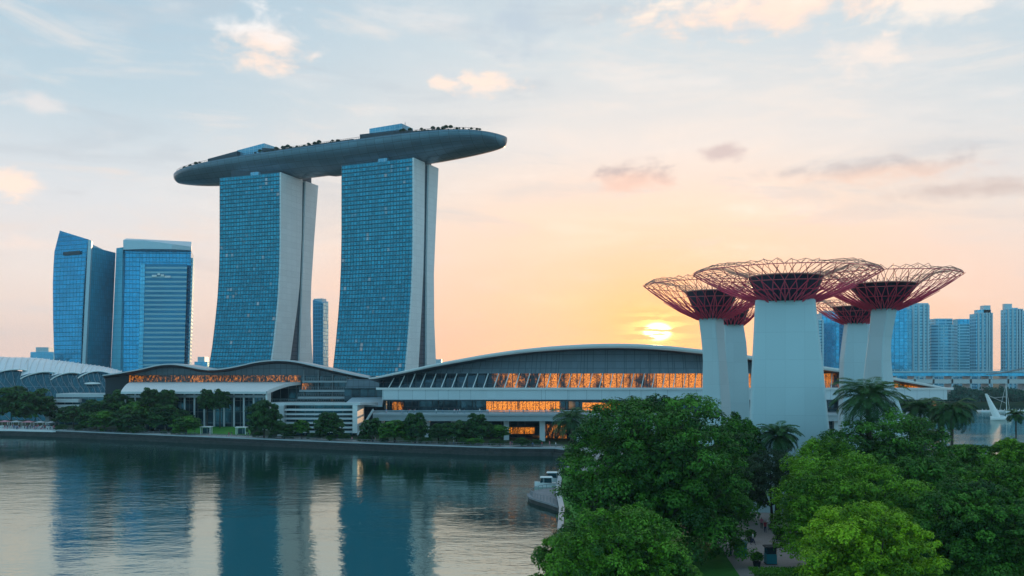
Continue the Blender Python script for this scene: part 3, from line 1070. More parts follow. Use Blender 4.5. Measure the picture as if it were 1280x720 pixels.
loft_px(q, crown, crown, Z(312, 797), [Z(300, 797), Z(300.4, 792), Z(305, 794), Z(312.5, 801) + 3, Z(310, 840) + 6, Z(298, 848)])
q.build('crown', 'fin', ot)
q = MB()
loft_px(q, [(233.3, 807), (235.5, 808.5), (238.5, 838), (235, 838)], [(239.3, 807), (241.6, 808.5), (243, 838), (240, 838)], LANDZ, Z(322, 807))
q.build('side_facade', 'far_stripe', ot)
q = MB()  # small illegible sign of pale strokes under the crown
for a, b, c in ((190, 196, 346), (197, 200, 344), (201, 205, 345.5), (206, 213, 347)):
    q.box(X(a, 797.4), X(b, 797.4), 797.0, 797.6, Z(c, 797.4), Z(c - 2.4, 797.4))
q.build('sign', 'white', ot)

sl = thing('office_tower', 'slim light blue tower seen in the gap between the hotel towers', 'office tower', (X(400, 900), 900, LANDZ), 'office towers behind the halls')
q = MB()
loft_px(q, [(391, 906), (404, 900), (410.5, 915), (398, 925)], [(391, 906), (404, 900), (410.5, 915), (398, 925)], LANDZ, [Z(375, 906), Z(379, 900), Z(377, 915), Z(374, 925)])
q.build('facade', 'light_glass', sl)
q = MB()
loft_px(q, [(392, 910), (403, 905), (408, 914), (398, 920)], [(392, 910), (403, 905), (408, 914), (398, 920)], Z(380, 905), Z(373, 905))
q.build('roof_box', 'fin', sl)

for px0, px1, top, D, lab in ((243, 259, 446, 1500, 'low pale block at the foot of the striped tower'), (538, 556, 449, 1900, 'hazy pale block just right of the hotel, against the orange sky'), (556, 571, 452, 1950, 'small hazy block next to the roof edge of the long hall'),
                              (38, 67, 434, 1900, 'faint stepped pale building behind the wavy glass domes')):
    b = thing('distant_building', lab, 'building', (X((px0 + px1) / 2, D), D, LANDZ))
    q = MB(); w = (px1 - px0) / F * D
    q.box(X(px0, D), X(px1, D), D, D + 30, LANDZ, Z(top + 6, D))
    q.build('lower_block', 'light_glass', b)
    q = MB(); q.box(X(lerp(px0, px1, .2), D), X(lerp(px0, px1, .75), D), D + 3, D + 24, Z(top + 6, D), Z(top, D))
    q.build('upper_block', 'fin', b)

# ------------------------------------------------------------------ wavy glass domes far left
gd = thing('glass_dome_hall', 'wavy hall of pale ribbed roof shells over dark glass', 'glass hall', (X(60, 440), 440, LANDZ))
shells = [(-60, 22, 468, 446, 447.5), (-14, 62, 471, 447.5, 449), (26, 98, 474, 449, 454), (64, 122, 475, 452, 459), (98, 152, 473, 456, 464)]
for k, (x0, x1, edge, rl_, rr_) in enumerate(shells):
    Df, Db = 428 - k * 7, 462 - k * 7
    rowsR = []
    for v in range(9):
        tv = v / 8
        row = []
        for u in range(17):
            tu = u / 16
            px = lerp(x0, x1, tu) + tv * 18 * (1 - tu) * .6
            D = lerp(Df, Db, tv)
            zf = Z(edge - 9 * math.sin(math.pi * min(1, tu * 1.08)) ** .8 + (6 if tu > .93 else 0), Df)
            zr = Z(lerp(rl_, rr_, tu) - 1.5 * math.sin(math.pi * tu), Db)
            row.append((X(px, D), D, lerp(zf, zr, math.sin(tv * math.pi / 2)) + .0))
        rowsR.append(row)
    q = MB(); q.grid(rowsR); rsh = q.build('roof_shell', 'shellroof', gd, True)
    rb = MB()
    for u in range(0, 17, 2):
        rb.tube([Vector(rowsR[v][u]) + Vector((0, -.2, .25)) for v in range(9)], .16, 4)
    rb.tube([Vector(p) + Vector((0, -.3, .1)) for p in rowsR[0]], .32, 5)
    rb.build('roof_ribs', 'white', rsh)
    g = MB()
    rg_ = []
    for v in range(7):
        tv = v / 6
        rg_.append([(X(lerp(x0, x1, u / 16) + 10 * (1 - tv) - 10 + 12 * (1 - tv), Df - 8 * (1 - tv)), Df + .6 - 8 * math.sin((1 - tv) * 1.5), lerp(LANDZ, rowsR[0][u][2] - .2, tv)) for u in range(17)])
    g.grid(rg_); gfr = g.build('glass_front', 'shellglass', gd)
    gr = MB()
    for u in range(1, 17, 2):
        gr.tube([Vector(rg_[v][max(0, min(16, u + (6 - v) // 2 - 1))]) + Vector((0, -.3, 0)) for v in range(7)], .13, 4)
    gr.build('diagonal_ribs', 'greymetal', gfr)

tb = thing('terrace_block', 'low white stepped terrace block before the wavy domes', 'building', (X(95, 385), 385, LANDZ))
for k, (x0, x1, y0, y1, D) in enumerate(((58, 98, 503, 499, 378), (60, 100, 510, 506, 377), (62, 99, 517, 513, 376), (70, 140, 497, 492, 384))):
    q = MB(); q.box(X(x0, D), X(x1, D), D, D + 22, Z(y0, D), Z(y1, D)); q.build('balcony_slab', 'offwhite', tb)
q = MB(); q.box(X(61, 381), X(140, 381), 381, 404, LANDZ, Z(496.5, 381)); q.build('recessed_glazing', 'tealglass', tb)
q = MB(); q.box(X(56, 377), X(61, 377), 377.4, 398, LANDZ, Z(498, 377)); q.build('end_wall', 'offwhite', tb)
q = MB(); q.box(X(98, 379), X(136, 379), 406, 412, LANDZ, Z(478, 400)); q.build('link_block', 'tealglass', tb)
q = MB()
q.loft([[(X(117, 399) + 5 * math.cos(a) * s, 401 + 5 * math.sin(a) * s, z) for a in [2 * math.pi * i / 20 for i in range(20)]] for s, z in ((.3, Z(480.8, 400)), (1, Z(480, 400)), (.9, Z(478.5, 400)), (.4, Z(477.3, 400)))])
q.build('round_canopy', 'white', tb, True)

# ------------------------------------------------------------------ wave-roofed convention hall
ch = thing('convention_hall', 'low hall with thin wave shaped roof in front of the left hotel tower', 'hall', (X(290, 400), 400, LANDZ))
RIMC = [(128, 468.7), (150, 465.5), (178, 460.5), (193, 456.3), (206, 454.2), (220, 454.6), (234, 457), (250, 460.6), (265, 461.6), (282, 460), (300, 456.5), (318, 452), (337, 449.8), (352, 449.6), (366, 450.6), (395, 457), (434, 466), (462, 472)]
DC = 366
xs = [lerp(128, 462, k / 70) for k in range(71)]
# smooth the outline
ys = [sum(interp(RIMC, x + d) for d in (-8, -4, 0, 4, 8)) / 5 for x in xs]
rows = []
for dD, dz in ((0, -.5), (-.1, 0), (10, .1), (35, -.6), (70, -2.5)):
    rows.append([(X(x, DC) * (1 + dD / DC * .4), DC + dD, Z(y, DC) + dz + (.5 if dD > 20 else 0)) for x, y in zip(xs, ys)])
q = MB(); q.grid(rows); q.build('roof', 'roofmetal', ch, True)
rows = [[(X(x, DC), DC + .02, Z(y, DC) - .55) for x, y in zip(xs, ys)], [(X(x, DC) * 1.02, DC + 9, Z(y, DC) - 1.8) for x, y in zip(xs, ys)]]
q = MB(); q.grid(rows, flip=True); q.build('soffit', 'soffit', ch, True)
q = MB()
q.grid([[(X(x, DC) * 1.02, DC + 8, max(Z(470, DC + 8), 1) if Z(y, DC) - 1.5 > Z(470, DC + 8) else Z(y, DC) - 1.9) for x, y in zip(xs, ys)], [(X(x, DC) * 1.02, DC + 8, Z(y, DC) - 1.4) for x, y in zip(xs, ys)]])
q.build('upper_wall', 'panel', ch)
q = MB(); q.grid([[(X(x, DC + 7), DC + 7, Z(478.5, DC)) for x in (150, 170, 250, 330, 378)], [(X(x, DC + 7.6), DC + 7.6, Z(469.3, DC)) for x in (150, 170, 250, 330, 378)]])
q.build('lit_gallery', 'lit_conv', ch)
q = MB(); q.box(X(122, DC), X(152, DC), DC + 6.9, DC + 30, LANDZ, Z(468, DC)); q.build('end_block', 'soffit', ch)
q = MB(); q.box(X(150, DC + 8), X(470, DC + 8), DC + 8.3, DC + 40, LANDZ, Z(470.3, DC + 8)); q.build('core_wall', 'tealglass', ch)
# curved canopy roof in front
rows = []
for v in range(9):
    tv = v / 8
    D = lerp(344, 372, tv)
    z = lerp(Z(489.5, 344), Z(477.5, 372), math.sin(tv * math.pi / 2) ** .9)
    rows.append([(X(lerp(lerp(151, 333, u), lerp(164, 375, u), tv), D), D, z) for u in [k / 24 for k in range(25)]])
cn = MB(); cn.grid(rows)
cn.grid([[(x, y, z - .9) for x, y, z in rows[0]], rows[0]])
cno = cn.build('canopy', 'offwhite', ch, True)
q = MB(); q.grid([[(x + .3, y - .1, z - 1.2) for x, y, z in [r[-1] for r in rows]], [(x + .3, y - .1, z + .1) for x, y, z in [r[-1] for r in rows]]])
q.build('canopy_edge', 'white', cno)
q = MB(); q.grid([[(x, y, z - .95) for x, y, z in rows[0]], [(x, 352, z - 1.2) for x, y, z in rows[0]]], flip=True); q.build('canopy_soffit', 'soffit', cno)
q = MB(); q.grid([[(X(x, 352), 352, LANDZ) for x in (153, 200, 260, 330)], [(X(x, 352), 352, Z(489.5, 344) - .8) for x in (153, 200, 260, 330)]])
q.build('glazed_front', 'tealglass', ch)
for k in range(15):
    q = MB(); x = X(lerp(156, 329, k / 14), 346)
    q.tube([(x, 346.5, LANDZ), (x, 346.5, Z(489.5, 344) - .6)], .38, 8)
    q.build('column', 'offwhite', ch)
q = MB(); q.box(X(150, 345), X(332, 345), 345.2, 345.8, Z(497, 345), Z(494, 345)); q.build('transom', 'greymetal', ch)
q = MB(); q.box(X(332.3, 345), X(334.5, 345), 344.6, 350, LANDZ, Z(490.5, 344)); q.build('end_post', 'white', ch)
# open terraces to the right
for k, (x0, x1, y, D, th) in enumerate(((378, 436, 476, 368, .7), (374, 437, 487.5, 366, .8), (372, 438, 496, 362, .8), (338, 440, 503, 356, .9))):
    q = MB(); q.box(X(x0, D), X(x1, D), D, D + 12, Z(y, D) - th, Z(y, D)); tsl = q.build('terrace_slab', 'terrace', ch)
    q = MB()
    for j in range(int((x1 - x0) / 2.2)):
        xx = X(x0 + j * 2.2, D)
        q.box(xx, xx + .12, D + .2, D + .3, Z(y, D), Z(y, D) + 1.2)
    q.box(X(x0, D), X(x1, D), D + .18, D + .34, Z(y, D) + 1.2, Z(y, D) + 1.32)
    q.build('railing', 'greymetal', tsl)
for x in (380, 398, 416, 434):
    q = MB(); q.tube([(X(x, 372), 372, LANDZ), (X(x, 372), 372, Z(462 if x < 400 else 468, 372))], .3, 6); q.build('column', 'greymetal', ch)
q = MB(); q.grid([[(X(x, 373), 373, LANDZ) for x in (376, 440)], [(X(x, 373), 373, Z(470, 373)) for x in (376, 440)]]); q.build('terrace_glazing', 'darkglass', ch)
q = MB(); q.grid([[(X(x, 372), 371.5, Z(487, 372)) for x in (378, 392)], [(X(x, 372), 371.5, Z(479, 372)) for x in (378, 392)]]); q.build('lit_room', 'lit_mid', ch)

# link pavilion between the halls
lp = thing('link_pavilion', 'small grey pavilion with sloped roof tucked between the two halls', 'pavilion', (X(455, 345), 345, LANDZ))
q = MB(); q.loft([[(X(432, 350), 350, Z(485, 350)), (X(480, 345), 345, Z(485, 345)), (X(482, 356), 356, Z(485, 356)), (X(436, 360), 360, Z(485, 360))], [(X(434, 350), 350, Z(474, 350)), (X(478, 345), 345, Z(475, 345)), (X(482, 356), 356, Z(475, 356)), (X(438, 360), 360, Z(474, 360))]])
q.build('upper_storey', 'panel', lp)
q = MB(); q.box(X(430, 350), X(482, 350), 351, 360, LANDZ, Z(485.5, 350)); q.build('ground_storey', 'darkglass', lp)
q = MB(); q.grid([[P(428, 507, 330), P(478, 507, 330)], [P(440, 497, 348), P(480, 496, 348)]]); q.grid([[P(428, 508.5, 330), P(478, 508.5, 330)], [P(428, 507, 330), P(478, 507, 330)]]); q.build('sloped_roof', 'fin', lp)

# louvred waterfront building
lb = thing('louvred_building', 'white waterfront building with long horizontal louvres and outside stair', 'building', (X(395, 318), 318, LANDZ))
q = MB(); q.loft([[(X(334, 318), 316, Z(506.5, 316)), (X(449, 310), 312, Z(506.5, 312)), (X(470, 325), 330, Z(506, 330)), (X(345, 335), 340, Z(506, 340))], [(X(334, 318), 316, Z(503.3, 316)), (X(449, 310), 312, Z(503.3, 312)), (X(470, 325), 330, Z(503, 330)), (X(345, 335), 340, Z(503, 340))]])
q.build('roof_slab', 'offwhite', lb)
q = MB(); q.box(X(351, 316), X(441, 314), 317.5, 334, LANDZ, Z(506.6, 316)); q.build('glazed_core', 'tealglass', lb)
for k in range(6):
    y = 511.2 + k * 5.5
    q = MB(); q.loft([[(X(355, 314), 314.6, Z(y + 2.2, 314)), (X(443 - (k > 3) * 2, 311), 312, Z(y + 2.2, 312)), (X(443, 311), 313, Z(y, 312)), (X(355, 314), 315.6, Z(y, 314))],
                      [(X(355, 314), 314.9, Z(y + 2.0, 314)), (X(443, 311), 312.3, Z(y + 2.0, 312)), (X(443, 311), 313.3, Z(y - .2, 312)), (X(355, 314), 315.9, Z(y - .2, 314))]])
    q.build('louvre', 'offwhite', lb)
q = MB(); q.box(X(347, 314), X(354.8, 314), 313.6, 330, LANDZ, Z(506.7, 314)); q.build('end_wall', 'offwhite', lb)
q = MB(); q.box(X(441, 312), X(447, 312), 311.4, 326, LANDZ + 1.2, Z(506.7, 312)); q.build('corner_pier', 'white', lb)
st = MB()
a, b = Vector(P(447, 543, 306)), Vector(P(466, 513, 310))
for off in (-.5, 1.4):
    pts = [a + Vector((0, off, 0)), b + Vector((0, off, 0))]
    st.loft([[p + Vector((0, 0, -.5)), p + Vector((0, .25, -.5)), p + Vector((0, .25, .6)), p + Vector((0, 0, .6))] for p in pts])
for k in range(22):
    p = a.lerp(b, k / 21)
    st.box(p.x - .25, p.x + .25, p.y - .3, p.y + 1.4, p.z - .12, p.z + .05)
st.build('stair', 'offwhite', lb)

# ------------------------------------------------------------------ long expo hall with the lens shaped roof
eh = thing('expo_hall', 'long hall under a lens shaped roof with orange lit windows', 'hall', (X(800, 330), 330, LANDZ))
RIME = [(461, 473), (511, 462), (545, 454.3), (572, 449.3), (605, 443.2), (640, 438), (670, 434.6), (699, 432.2), (740, 430), (770, 429.6), (797, 430), (835, 432.2), (879, 437), (931, 443.5), (980, 450.5), (1027, 457.5), (1075, 464.5), (1124, 473), (1160, 480), (1188, 485.5)]


def DE(px): return 330 - 34 * math.sin(math.pi * max(0, min(1, (px - 461) / 727)))


xs = [lerp(461, 1188, k / 120) for k in range(121)]
ys = [sum(interp(RIME, max(461, min(1188, x + d))) for d in (-10, -5, 0, 5, 10)) / 5 for x in xs]
ctr = (X(815, 330), 365)


def back(x, D, dD, k):  # pull the outline towards the middle as it runs back
    p = Vector((X(x, D), D)); 
    return (lerp(p.x, ctr[0], k), D + dD)


rows = []
for dD, k, dz in ((.25, 0, -1.5), (0, 0, -1.4), (-.25, 0, -.5), (.0, 0, 0), (6, .02, .25), (22, .07, .5), (45, .16, .2), (75, .35, -2.5)):
    r = []
    for x, y in zip(xs, ys):
        D = DE(x); c = back(x, D, dD, k)
        tp = math.sin(math.pi * (x - 461) / 727) ** .5 if 461 < x < 1188 else 0
        r.append((c[0], c[1], Z(y, D) + (dz * (.35 + .65 * tp) if dz < 0 else dz)))
    rows.append(r)
q = MB(); q.grid(rows[3:]); ehr = q.build('roof', 'roofmetal', eh, True)
q = MB(); q.grid(rows[:4]); q.build('roof_rim', 'rim', ehr, True)
q = MB()
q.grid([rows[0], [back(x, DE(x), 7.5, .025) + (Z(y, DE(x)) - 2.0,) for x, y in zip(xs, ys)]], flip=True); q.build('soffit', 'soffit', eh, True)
YB, YL = 467.0, 485.0
xi = [x for x in xs if interp(RIME, x) < YB - 5 and x < 1010]
q = MB()
q.grid([[(X(x, DE(x) + 5), DE(x) + 5, Z(YB, DE(x))) for x in xi], [(X(x, DE(x) + 7), DE(x) + 7, Z(interp(RIME, x), DE(x)) - 1.7) for x in xi]])
q.build('grey_panel_wall', 'panel', eh)


def band(nm, x0, x1, mat):
    xx = [lerp(x0, x1, k / 24) for k in range(25)]
    m_ = MB(); acc = 0; uvs = [[], []]; r0, r1 = [], []
    for x in xx:
        D = DE(x)
        zt = min(Z(YB, D), Z(interp(RIME, x), D) - 1.9)
        zb = min(Z(YL, D), zt - .1)
        r0.append((X(x, D + 2.5), D + 2.5, zb)); r1.append((X(x, D + 5.2), D + 5.2, zt))
        u = X(x, D)
        uvs[0].append((u, zb)); uvs[1].append((u, zt))
    m_.grid([r0, r1], uvs=uvs); m_.build(nm, mat, eh)


band('dark_windows', 474, 615, 'darkglass')
band('dim_windows', 615, 692, 'lit_mid')
band('lit_windows', 692, 878, 'lit_band')
band('dim_windows', 878, 1165, 'lit_mid')
for k in range(44):
    x = 486 + k * 13.2
    if x > 1090: break
    D = DE(x)
    zt = min(Z(YB, D), Z(interp(RIME, x + 5), D) - 1.6)
    q = MB(); q.tube([(X(x, D) - .2, D + .6, Z(YL, D)), (X(x + 5.2, D), D + 4.4, zt)], .17 if x > 690 else .2, 5)
    q.build('slanted_strut', 'white' if x < 690 else 'offwhite', eh)


def ledge(nm, x0, x1, y0, y1, f, bk, mat, n=70, dy=0.0, smooth=False):
    """a horizontal member that follows the bowed front; from f metres before the front line to bk behind it"""
    xx = [lerp(x0, x1, k / n) for k in range(n + 1)]
    m_ = MB()
    rings = []
    for x in xx:
        D = DE(x)
        zt, zb = Z(y0, D), Z(y1, D)
        rings.append([(X(x, D - f), D - f, zb), (X(x, D + bk), D + bk, zb), (X(x, D + bk), D + bk, zt), (X(x, D - f), D - f, zt)])
    m_.loft([[r[0], r[1], r[2], r[3]] for r in rings])
    return m_.build(nm, mat, eh, smooth)


ledge('window_sill', 470, 1192, 484.6, 487.0, 1.8, 2.6, 'rim')
ledge('fascia', 478, 1184, 487.03, 499.5, 1.2, 3, 'fascia')
ledge('fascia_lip', 480, 1180, 499.53, 501, 1.5, 4, 'soffit')
ledge('recess_glazing', 484, 1170, 501.03, 519, -5.2, 12, 'darkglass')
q = MB(); xx = [lerp(608, 700, k / 12) for k in range(13)]
q.grid([[(X(x, DE(x) + 5), DE(x) + 5, Z(516, DE(x))) for x in xx], [(X(x, DE(x) + 5), DE(x) + 5, Z(502.5, DE(x))) for x in xx]]); q.build('lit_windows', 'lit_low', eh)
q = MB(); xx = [lerp(728, 775, k / 6) for k in range(7)]
q.grid([[(X(x, DE(x) + 5), DE(x) + 5, Z(516, DE(x))) for x in xx], [(X(x, DE(x) + 5), DE(x) + 5, Z(504, DE(x))) for x in xx]]); q.build('lit_windows', 'lit_low', eh)
q = MB(); xx = [lerp(490, 504, k / 6) for k in range(7)]
q.grid([[(X(x, DE(x) + 5), DE(x) + 5, Z(513, DE(x))) for x in xx], [(X(x, DE(x) + 5), DE(x) + 5, Z(503, DE(x))) for x in xx]]); q.build('lit_windows', 'lit_mid', eh)
ledge('terrace', 466, 1165, 515.3, 517.2, 14, 6, 'terrace')
prp = ledge('parapet', 466, 1165, 517.23, 523.6, 13.6, -13, 'terrace')
q = MB()
for k in range(300):
    x = 467 + k * 1.05
    D = DE(x) - 13.7
    q.box(X(x, D), X(x, D) + .09, D, D + .1, Z(515.3, DE(x)), Z(515.3, DE(x)) + 1.2)
q.tube([(X(x, DE(x) - 13.7), DE(x) - 13.7, Z(515.3, DE(x)) + 1.2) for x in [467 + k * 8 for k in range(40)]], .08, 4)
q.build('railing', 'fin', prp)
ledge('ground_glazing', 468, 1160, 523.63, 549, -3, 14, 'darkglass')
q = MB(); xx = [lerp(634, 668, k / 6) for k in range(7)]
q.grid([[(X(x, DE(x) + 2.8), DE(x) + 2.8, Z(543, DE(x))) for x in xx], [(X(x, DE(x) + 2.8), DE(x) + 2.8, Z(535, DE(x))) for x in xx]]); q.build('lit_windows', 'lit_mid', eh)
q = MB(); xx = [lerp(677, 708, k / 6) for k in range(7)]
q.grid([[(X(x, DE(x) + 2.6), DE(x) + 2.6, Z(553, DE(x))) for x in xx], [(X(x, DE(x) + 2.6), DE(x) + 2.6, Z(531, DE(x))) for x in xx]]); q.build('lit_windows', 'lit_conv', eh)
for x in (477, 534, 567, 600, 633, 678, 724, 770, 816, 1000, 1046, 1092):
    D = DE(x) - 11
    q = MB(); q.box(X(x, D) - .9, X(x, D) + .9, D, D + 1.4, LANDZ, Z(523.5, DE(x))); q.build('pier', 'offwhite', eh)

# ------------------------------------------------------------------ tree-shaped towers


def rounded_rect(cx, cy, w, d, yaw, z, bev):
    pts = []
    for sx, sy in ((1, 1), (-1, 1), (-1, -1), (1, -1)):
        cxx, cyy = sx * (w / 2 - bev), sy * (d / 2 - bev)
        a0 = {(1, 1): 0, (-1, 1): 90, (-1, -1): 180, (1, -1): 270}[(sx, sy)]
        for a in (0, 30, 60, 90):
            pts.append((cxx + bev * math.cos(R(a0 + a)), cyy + bev * math.sin(R(a0 + a))))
    c, s = math.cos(yaw), math.sin(yaw)
    return [(cx + x * c - y * s, cy + x * s + y * c, z) for x, y in pts]


def super_tree(label, D, rows, yaw, depth, cpx, rneck, bowl_r, bowl_y, Rr, rim_y, seed, nrod=40):
    """rows: (py, left px, right px) of the column from top to ground"""
    c0 = X((rows[0][1] + rows[0][2]) / 2, D)
    root = thing('steel_tree_tower', label, 'tree tower', (c0, D, LANDZ), 'tree shaped towers')
    rings = []
    L, Rg = [(r[0], r[1]) for r in rows], [(r[0], r[2]) for r in rows]
    y0, y1 = rows[0][0], HY + (CAMZ - LANDZ) / D * F
    for k in range(25):
        y = lerp(y1, y0, k / 24)
        l, r_ = interp(L, y), interp(Rg, y)
        W = (r_ - l) / F * D
        f = abs(math.cos(yaw)) + abs(math.sin(yaw)) * depth  # yaw is measured from facing the viewpoint
        w = W / f
        rings.append(rounded_rect(X((l + r_) / 2, D), D, w, w * depth, yaw - math.atan2(c0, D), Z(y, D), min(w, w * depth) * .07))
    q = MB(); q.loft(rings)
    ob = q.build('column', 'column', root)
    # seams and a collar
    zn = Z(y0, D)
    cx = X(cpx, D)
    q = MB(); n = 32
    ring = lambda r, z: [(cx + r * math.cos(2 * math.pi * i / n), D + r * math.sin(2 * math.pi * i / n), z) for i in range(n)]
    zb = Z(bowl_y, D)
    q.loft([ring(rneck * .98, zn - .25), ring(rneck * 1.02, zn + .35), ring(lerp(rneck, bowl_r, .42), lerp(zn, zb, .42)), ring(bowl_r, zb), ring(bowl_r * .93, zb + .05), ring(bowl_r * .8, zb - .8)])
    bw = q.build('bowl', 'bowl', root)
    q = MB(); q.loft([ring(bowl_r, zb - .12), ring(bowl_r + .16, zb), ring(bowl_r, zb + .14), ring(bowl_r - .1, zb + .1)]); q.build('bowl_rim', 'rodbrown', bw)
    zr = Z(rim_y, D)
    rg = random.Random(seed)

    def rod(a, t, da=0.0):
        # from the neck out and up to the rim: flat first, then rising
        r = lerp(rneck * 1.0, Rr, t ** .92)
        z = lerp(zn - .2, zr, t * .80 + .20 * t ** 2.2)
        return Vector((cx + r * math.cos(a + da * t), D + r * math.sin(a + da * t), z))
    lo = MB(); ou = MB(); up = MB()
    tips = []
    for k in range(nrod):
        a = 2 * math.pi * k / nrod
        jt = rg.uniform(-.03, .03)
        for dd in (.27, -.27):
            lo.tube([rod(a, t, dd) for t in (0, .2, .4, .58)], [.11, .10, .085, .075], 5)
            ou.tube([rod(a, t, dd) for t in (.58, .72, .86, 1.0 + jt)], [.07, .06, .055, .05], 5)
        if k % 2 == 0:
            lo.tube([rod(a, t) - Vector((0, 0, .25)) for t in (0, .3, .62)], [.11, .09, .06], 5)
    for t, rad in ((.36, .05), (.62, .05), (1.0, .075)):
        (lo if t < .5 else ou).tube([rod(2 * math.pi * k / nrod, t) for k in range(nrod + 1)], rad, 5)
    lo.build('lower_branches', 'rodred', root)
    ou.build('outer_branches', 'rodpink', root)
    # upper net: arches from the rim up and in towards a raised inner ring
    zi = zr + Rr * .20
    zt = zr - .15
    for k in range(nrod):
        a = 2 * math.pi * k / nrod
        h = math.pi / nrod
        j = rg.uniform(-.1, .5)
        rim_ = rod(a, 1.0)
        for sg in (-1, 1):
            crest = Vector((cx + Rr * .88 * math.cos(a + sg * h), D + Rr * .88 * math.sin(a + sg * h), zt + .9 + j))
            mid = Vector((cx + Rr * .985 * math.cos(a + sg * h * .45), D + Rr * .985 * math.sin(a + sg * h * .45), lerp(zr, zt + .9, .55)))
            up.tube([rim_, mid, crest], .055, 5)
            inner = Vector((cx + bowl_r * 1.02 * math.cos(a + sg * h * 2.6), D + bowl_r * 1.02 * math.sin(a + sg * h * 2.6), zb + .1))
            m2 = crest.lerp(inner, .45) + Vector((0, 0, .75))
            up.tube([crest, m2, inner], .045, 5)
    up.build('upper_net', 'rodbrown', root)
    return root


super_tree('broad straight white tree shaped tower, the middle and tallest one', 150, [(376, 946, 1016.5), (420, 944, 1021), (470, 941.5, 1026.5), (520, 939.8, 1031), (556, 939, 1035), (640, 934, 1046)], 0.0, .75, 982, 4.6, 6.2, 346.5, 15.4, 342, 1, 40)
super_tree('slim curved white tree shaped tower standing before its twin near the sun', 178, [(397, 873, 904.5), (420, 876, 905.5), (448, 878.6, 908), (494, 877.5, 912.5), (540, 874, 915), (610, 868, 921)], R(-31), .9, 890, 2.9, 5.3, 365, 13.6, 357, 2, 36)
super_tree('pale tree shaped tower half hidden behind the curved one, its right side bulging', 203, [(405, 900, 929), (430, 899, 933), (480, 899, 935.8), (540, 899, 938), (590, 897, 942)], R(20), .8, 914, 2.8, 4.2, 384, 7.0, 383, 3, 24)
super_tree('slim waisted white tree shaped tower with the wide right canopy', 165, [(385, 1089.5, 1121), (405, 1088, 1117), (428, 1085.5, 1113), (455, 1082, 1113.5), (485, 1079, 1117), (525, 1077, 1130), (620, 1070, 1150)], R(-33), .85, 1104, 2.7, 6.2, 356, 13.5, 346, 4, 36)
super_tree('rear pale tree shaped tower between the broad one and the waisted one', 205, [(403, 1056, 1084), (425, 1053, 1084), (450, 1050, 1083), (490, 1049, 1083), (590, 1047, 1086)], R(15), .8, 1069, 2.7, 5.2, 384, 9.8, 381, 5, 28)

# ------------------------------------------------------------------ skyline on the right


def far_tower(label, px0, px1, top, D, mat, dep=26, steps=(), yaw=0.0, fins=0, bow=0, rs=None):
    root = thing('residential_tower', label, 'tower block', (X((px0 + px1) / 2, D), D, LANDZ), 'towers across the bay')
    x0, x1 = X(px0, D), X(px1, D)
    q = MB()
    zt = Z(top, D)
    if bow:
        pts = [(lerp(x0, x1, k / 8), D - bow * math.sin(math.pi * k / 8)) for k in range(9)] + [(x1, D + dep), (x0, D + dep)]
    else:
        pts = [(x0, D + abs(yaw) * 10 * (yaw > 0)), (lerp(x0, x1, .5 + .25 * yaw), D - 4), (x1, D + abs(yaw) * 10 * (yaw < 0)), (x1, D + dep), (x0, D + dep)]
    q.prism(pts, LANDZ, zt)
    q.build('facade', mat, root)
    for (a, b, ty, m_) in steps:
        q = MB(); q.box(lerp(x0, x1, a), lerp(x0, x1, b), D + 3, D + dep - 3, zt - .5, Z(ty, D)); q.build('roof_storey', m_, root)
    for k in range(fins):
        f = (k + .5) / fins
        xx = lerp(x0, x1, f)
        yy = D - (bow * math.sin(math.pi * f) if bow else 4 * (1 - abs(2 * f - 1)))
        q = MB(); q.box(xx - .7, xx + .7, yy - 1.6, yy + 5, LANDZ, zt + .8); q.build('pier', 'fin', root)
    return root


far_tower('narrow gridded tower just right of the broad tree tower', 1018, 1030, 400, 1000, 'far_dense', fins=2)
far_tower('dark blue glass tower behind the two rear tree towers', 1029, 1058, 391, 1040, 'far_pane', yaw=.5, steps=((.1, .7, 388, 'fin'),))
far_tower('lattice faced tower seen between the two right tree columns', 1066, 1088, 404, 1080, 'far_dense', fins=3)
far_tower('smooth deep blue tower right of the waisted tree tower', 1116, 1140, 387, 990, 'far_pane', yaw=.6, steps=((.2, .8, 385, 'far_pane'),))
far_tower('tall ribbed tower with pale vertical piers right of the deep blue one', 1137, 1162, 381, 1000, 'far_dense', fins=4, steps=((.15, 1.0, 378.5, 'fin'),))
far_tower('bowed tower with horizontal balconies and a flat roof box', 1164, 1197, 406, 1020, 'far_stripe', bow=9, steps=((.22, .86, 398, 'far_stripe'),))
far_tower('plain stepped tower joined behind the bowed balcony tower', 1197, 1215, 405, 1060, 'far_stripe', dep=18, steps=((.1, .95, 398.5, 'far_pane'),))
far_tower('tall gridded tower with crown stepping up to the right', 1220, 1241, 392, 985, 'far_grid', dep=14, fins=5, steps=((.2, .98, 387, 'far_grid'), (.55, .95, 381.5, 'fin')))
far_tower('tall gridded tower whose crown steps down, right of the open gap of sky', 1257, 1279, 387, 985, 'far_grid', dep=10, fins=5, steps=((.02, .45, 379.5, 'fin'), (.45, .8, 384.5, 'far_grid')))
far_tower('pale tower cut off by the right edge of the view', 1276, 1306, 392, 1040, 'far_stripe', steps=((.1, .6, 388, 'fin'),))

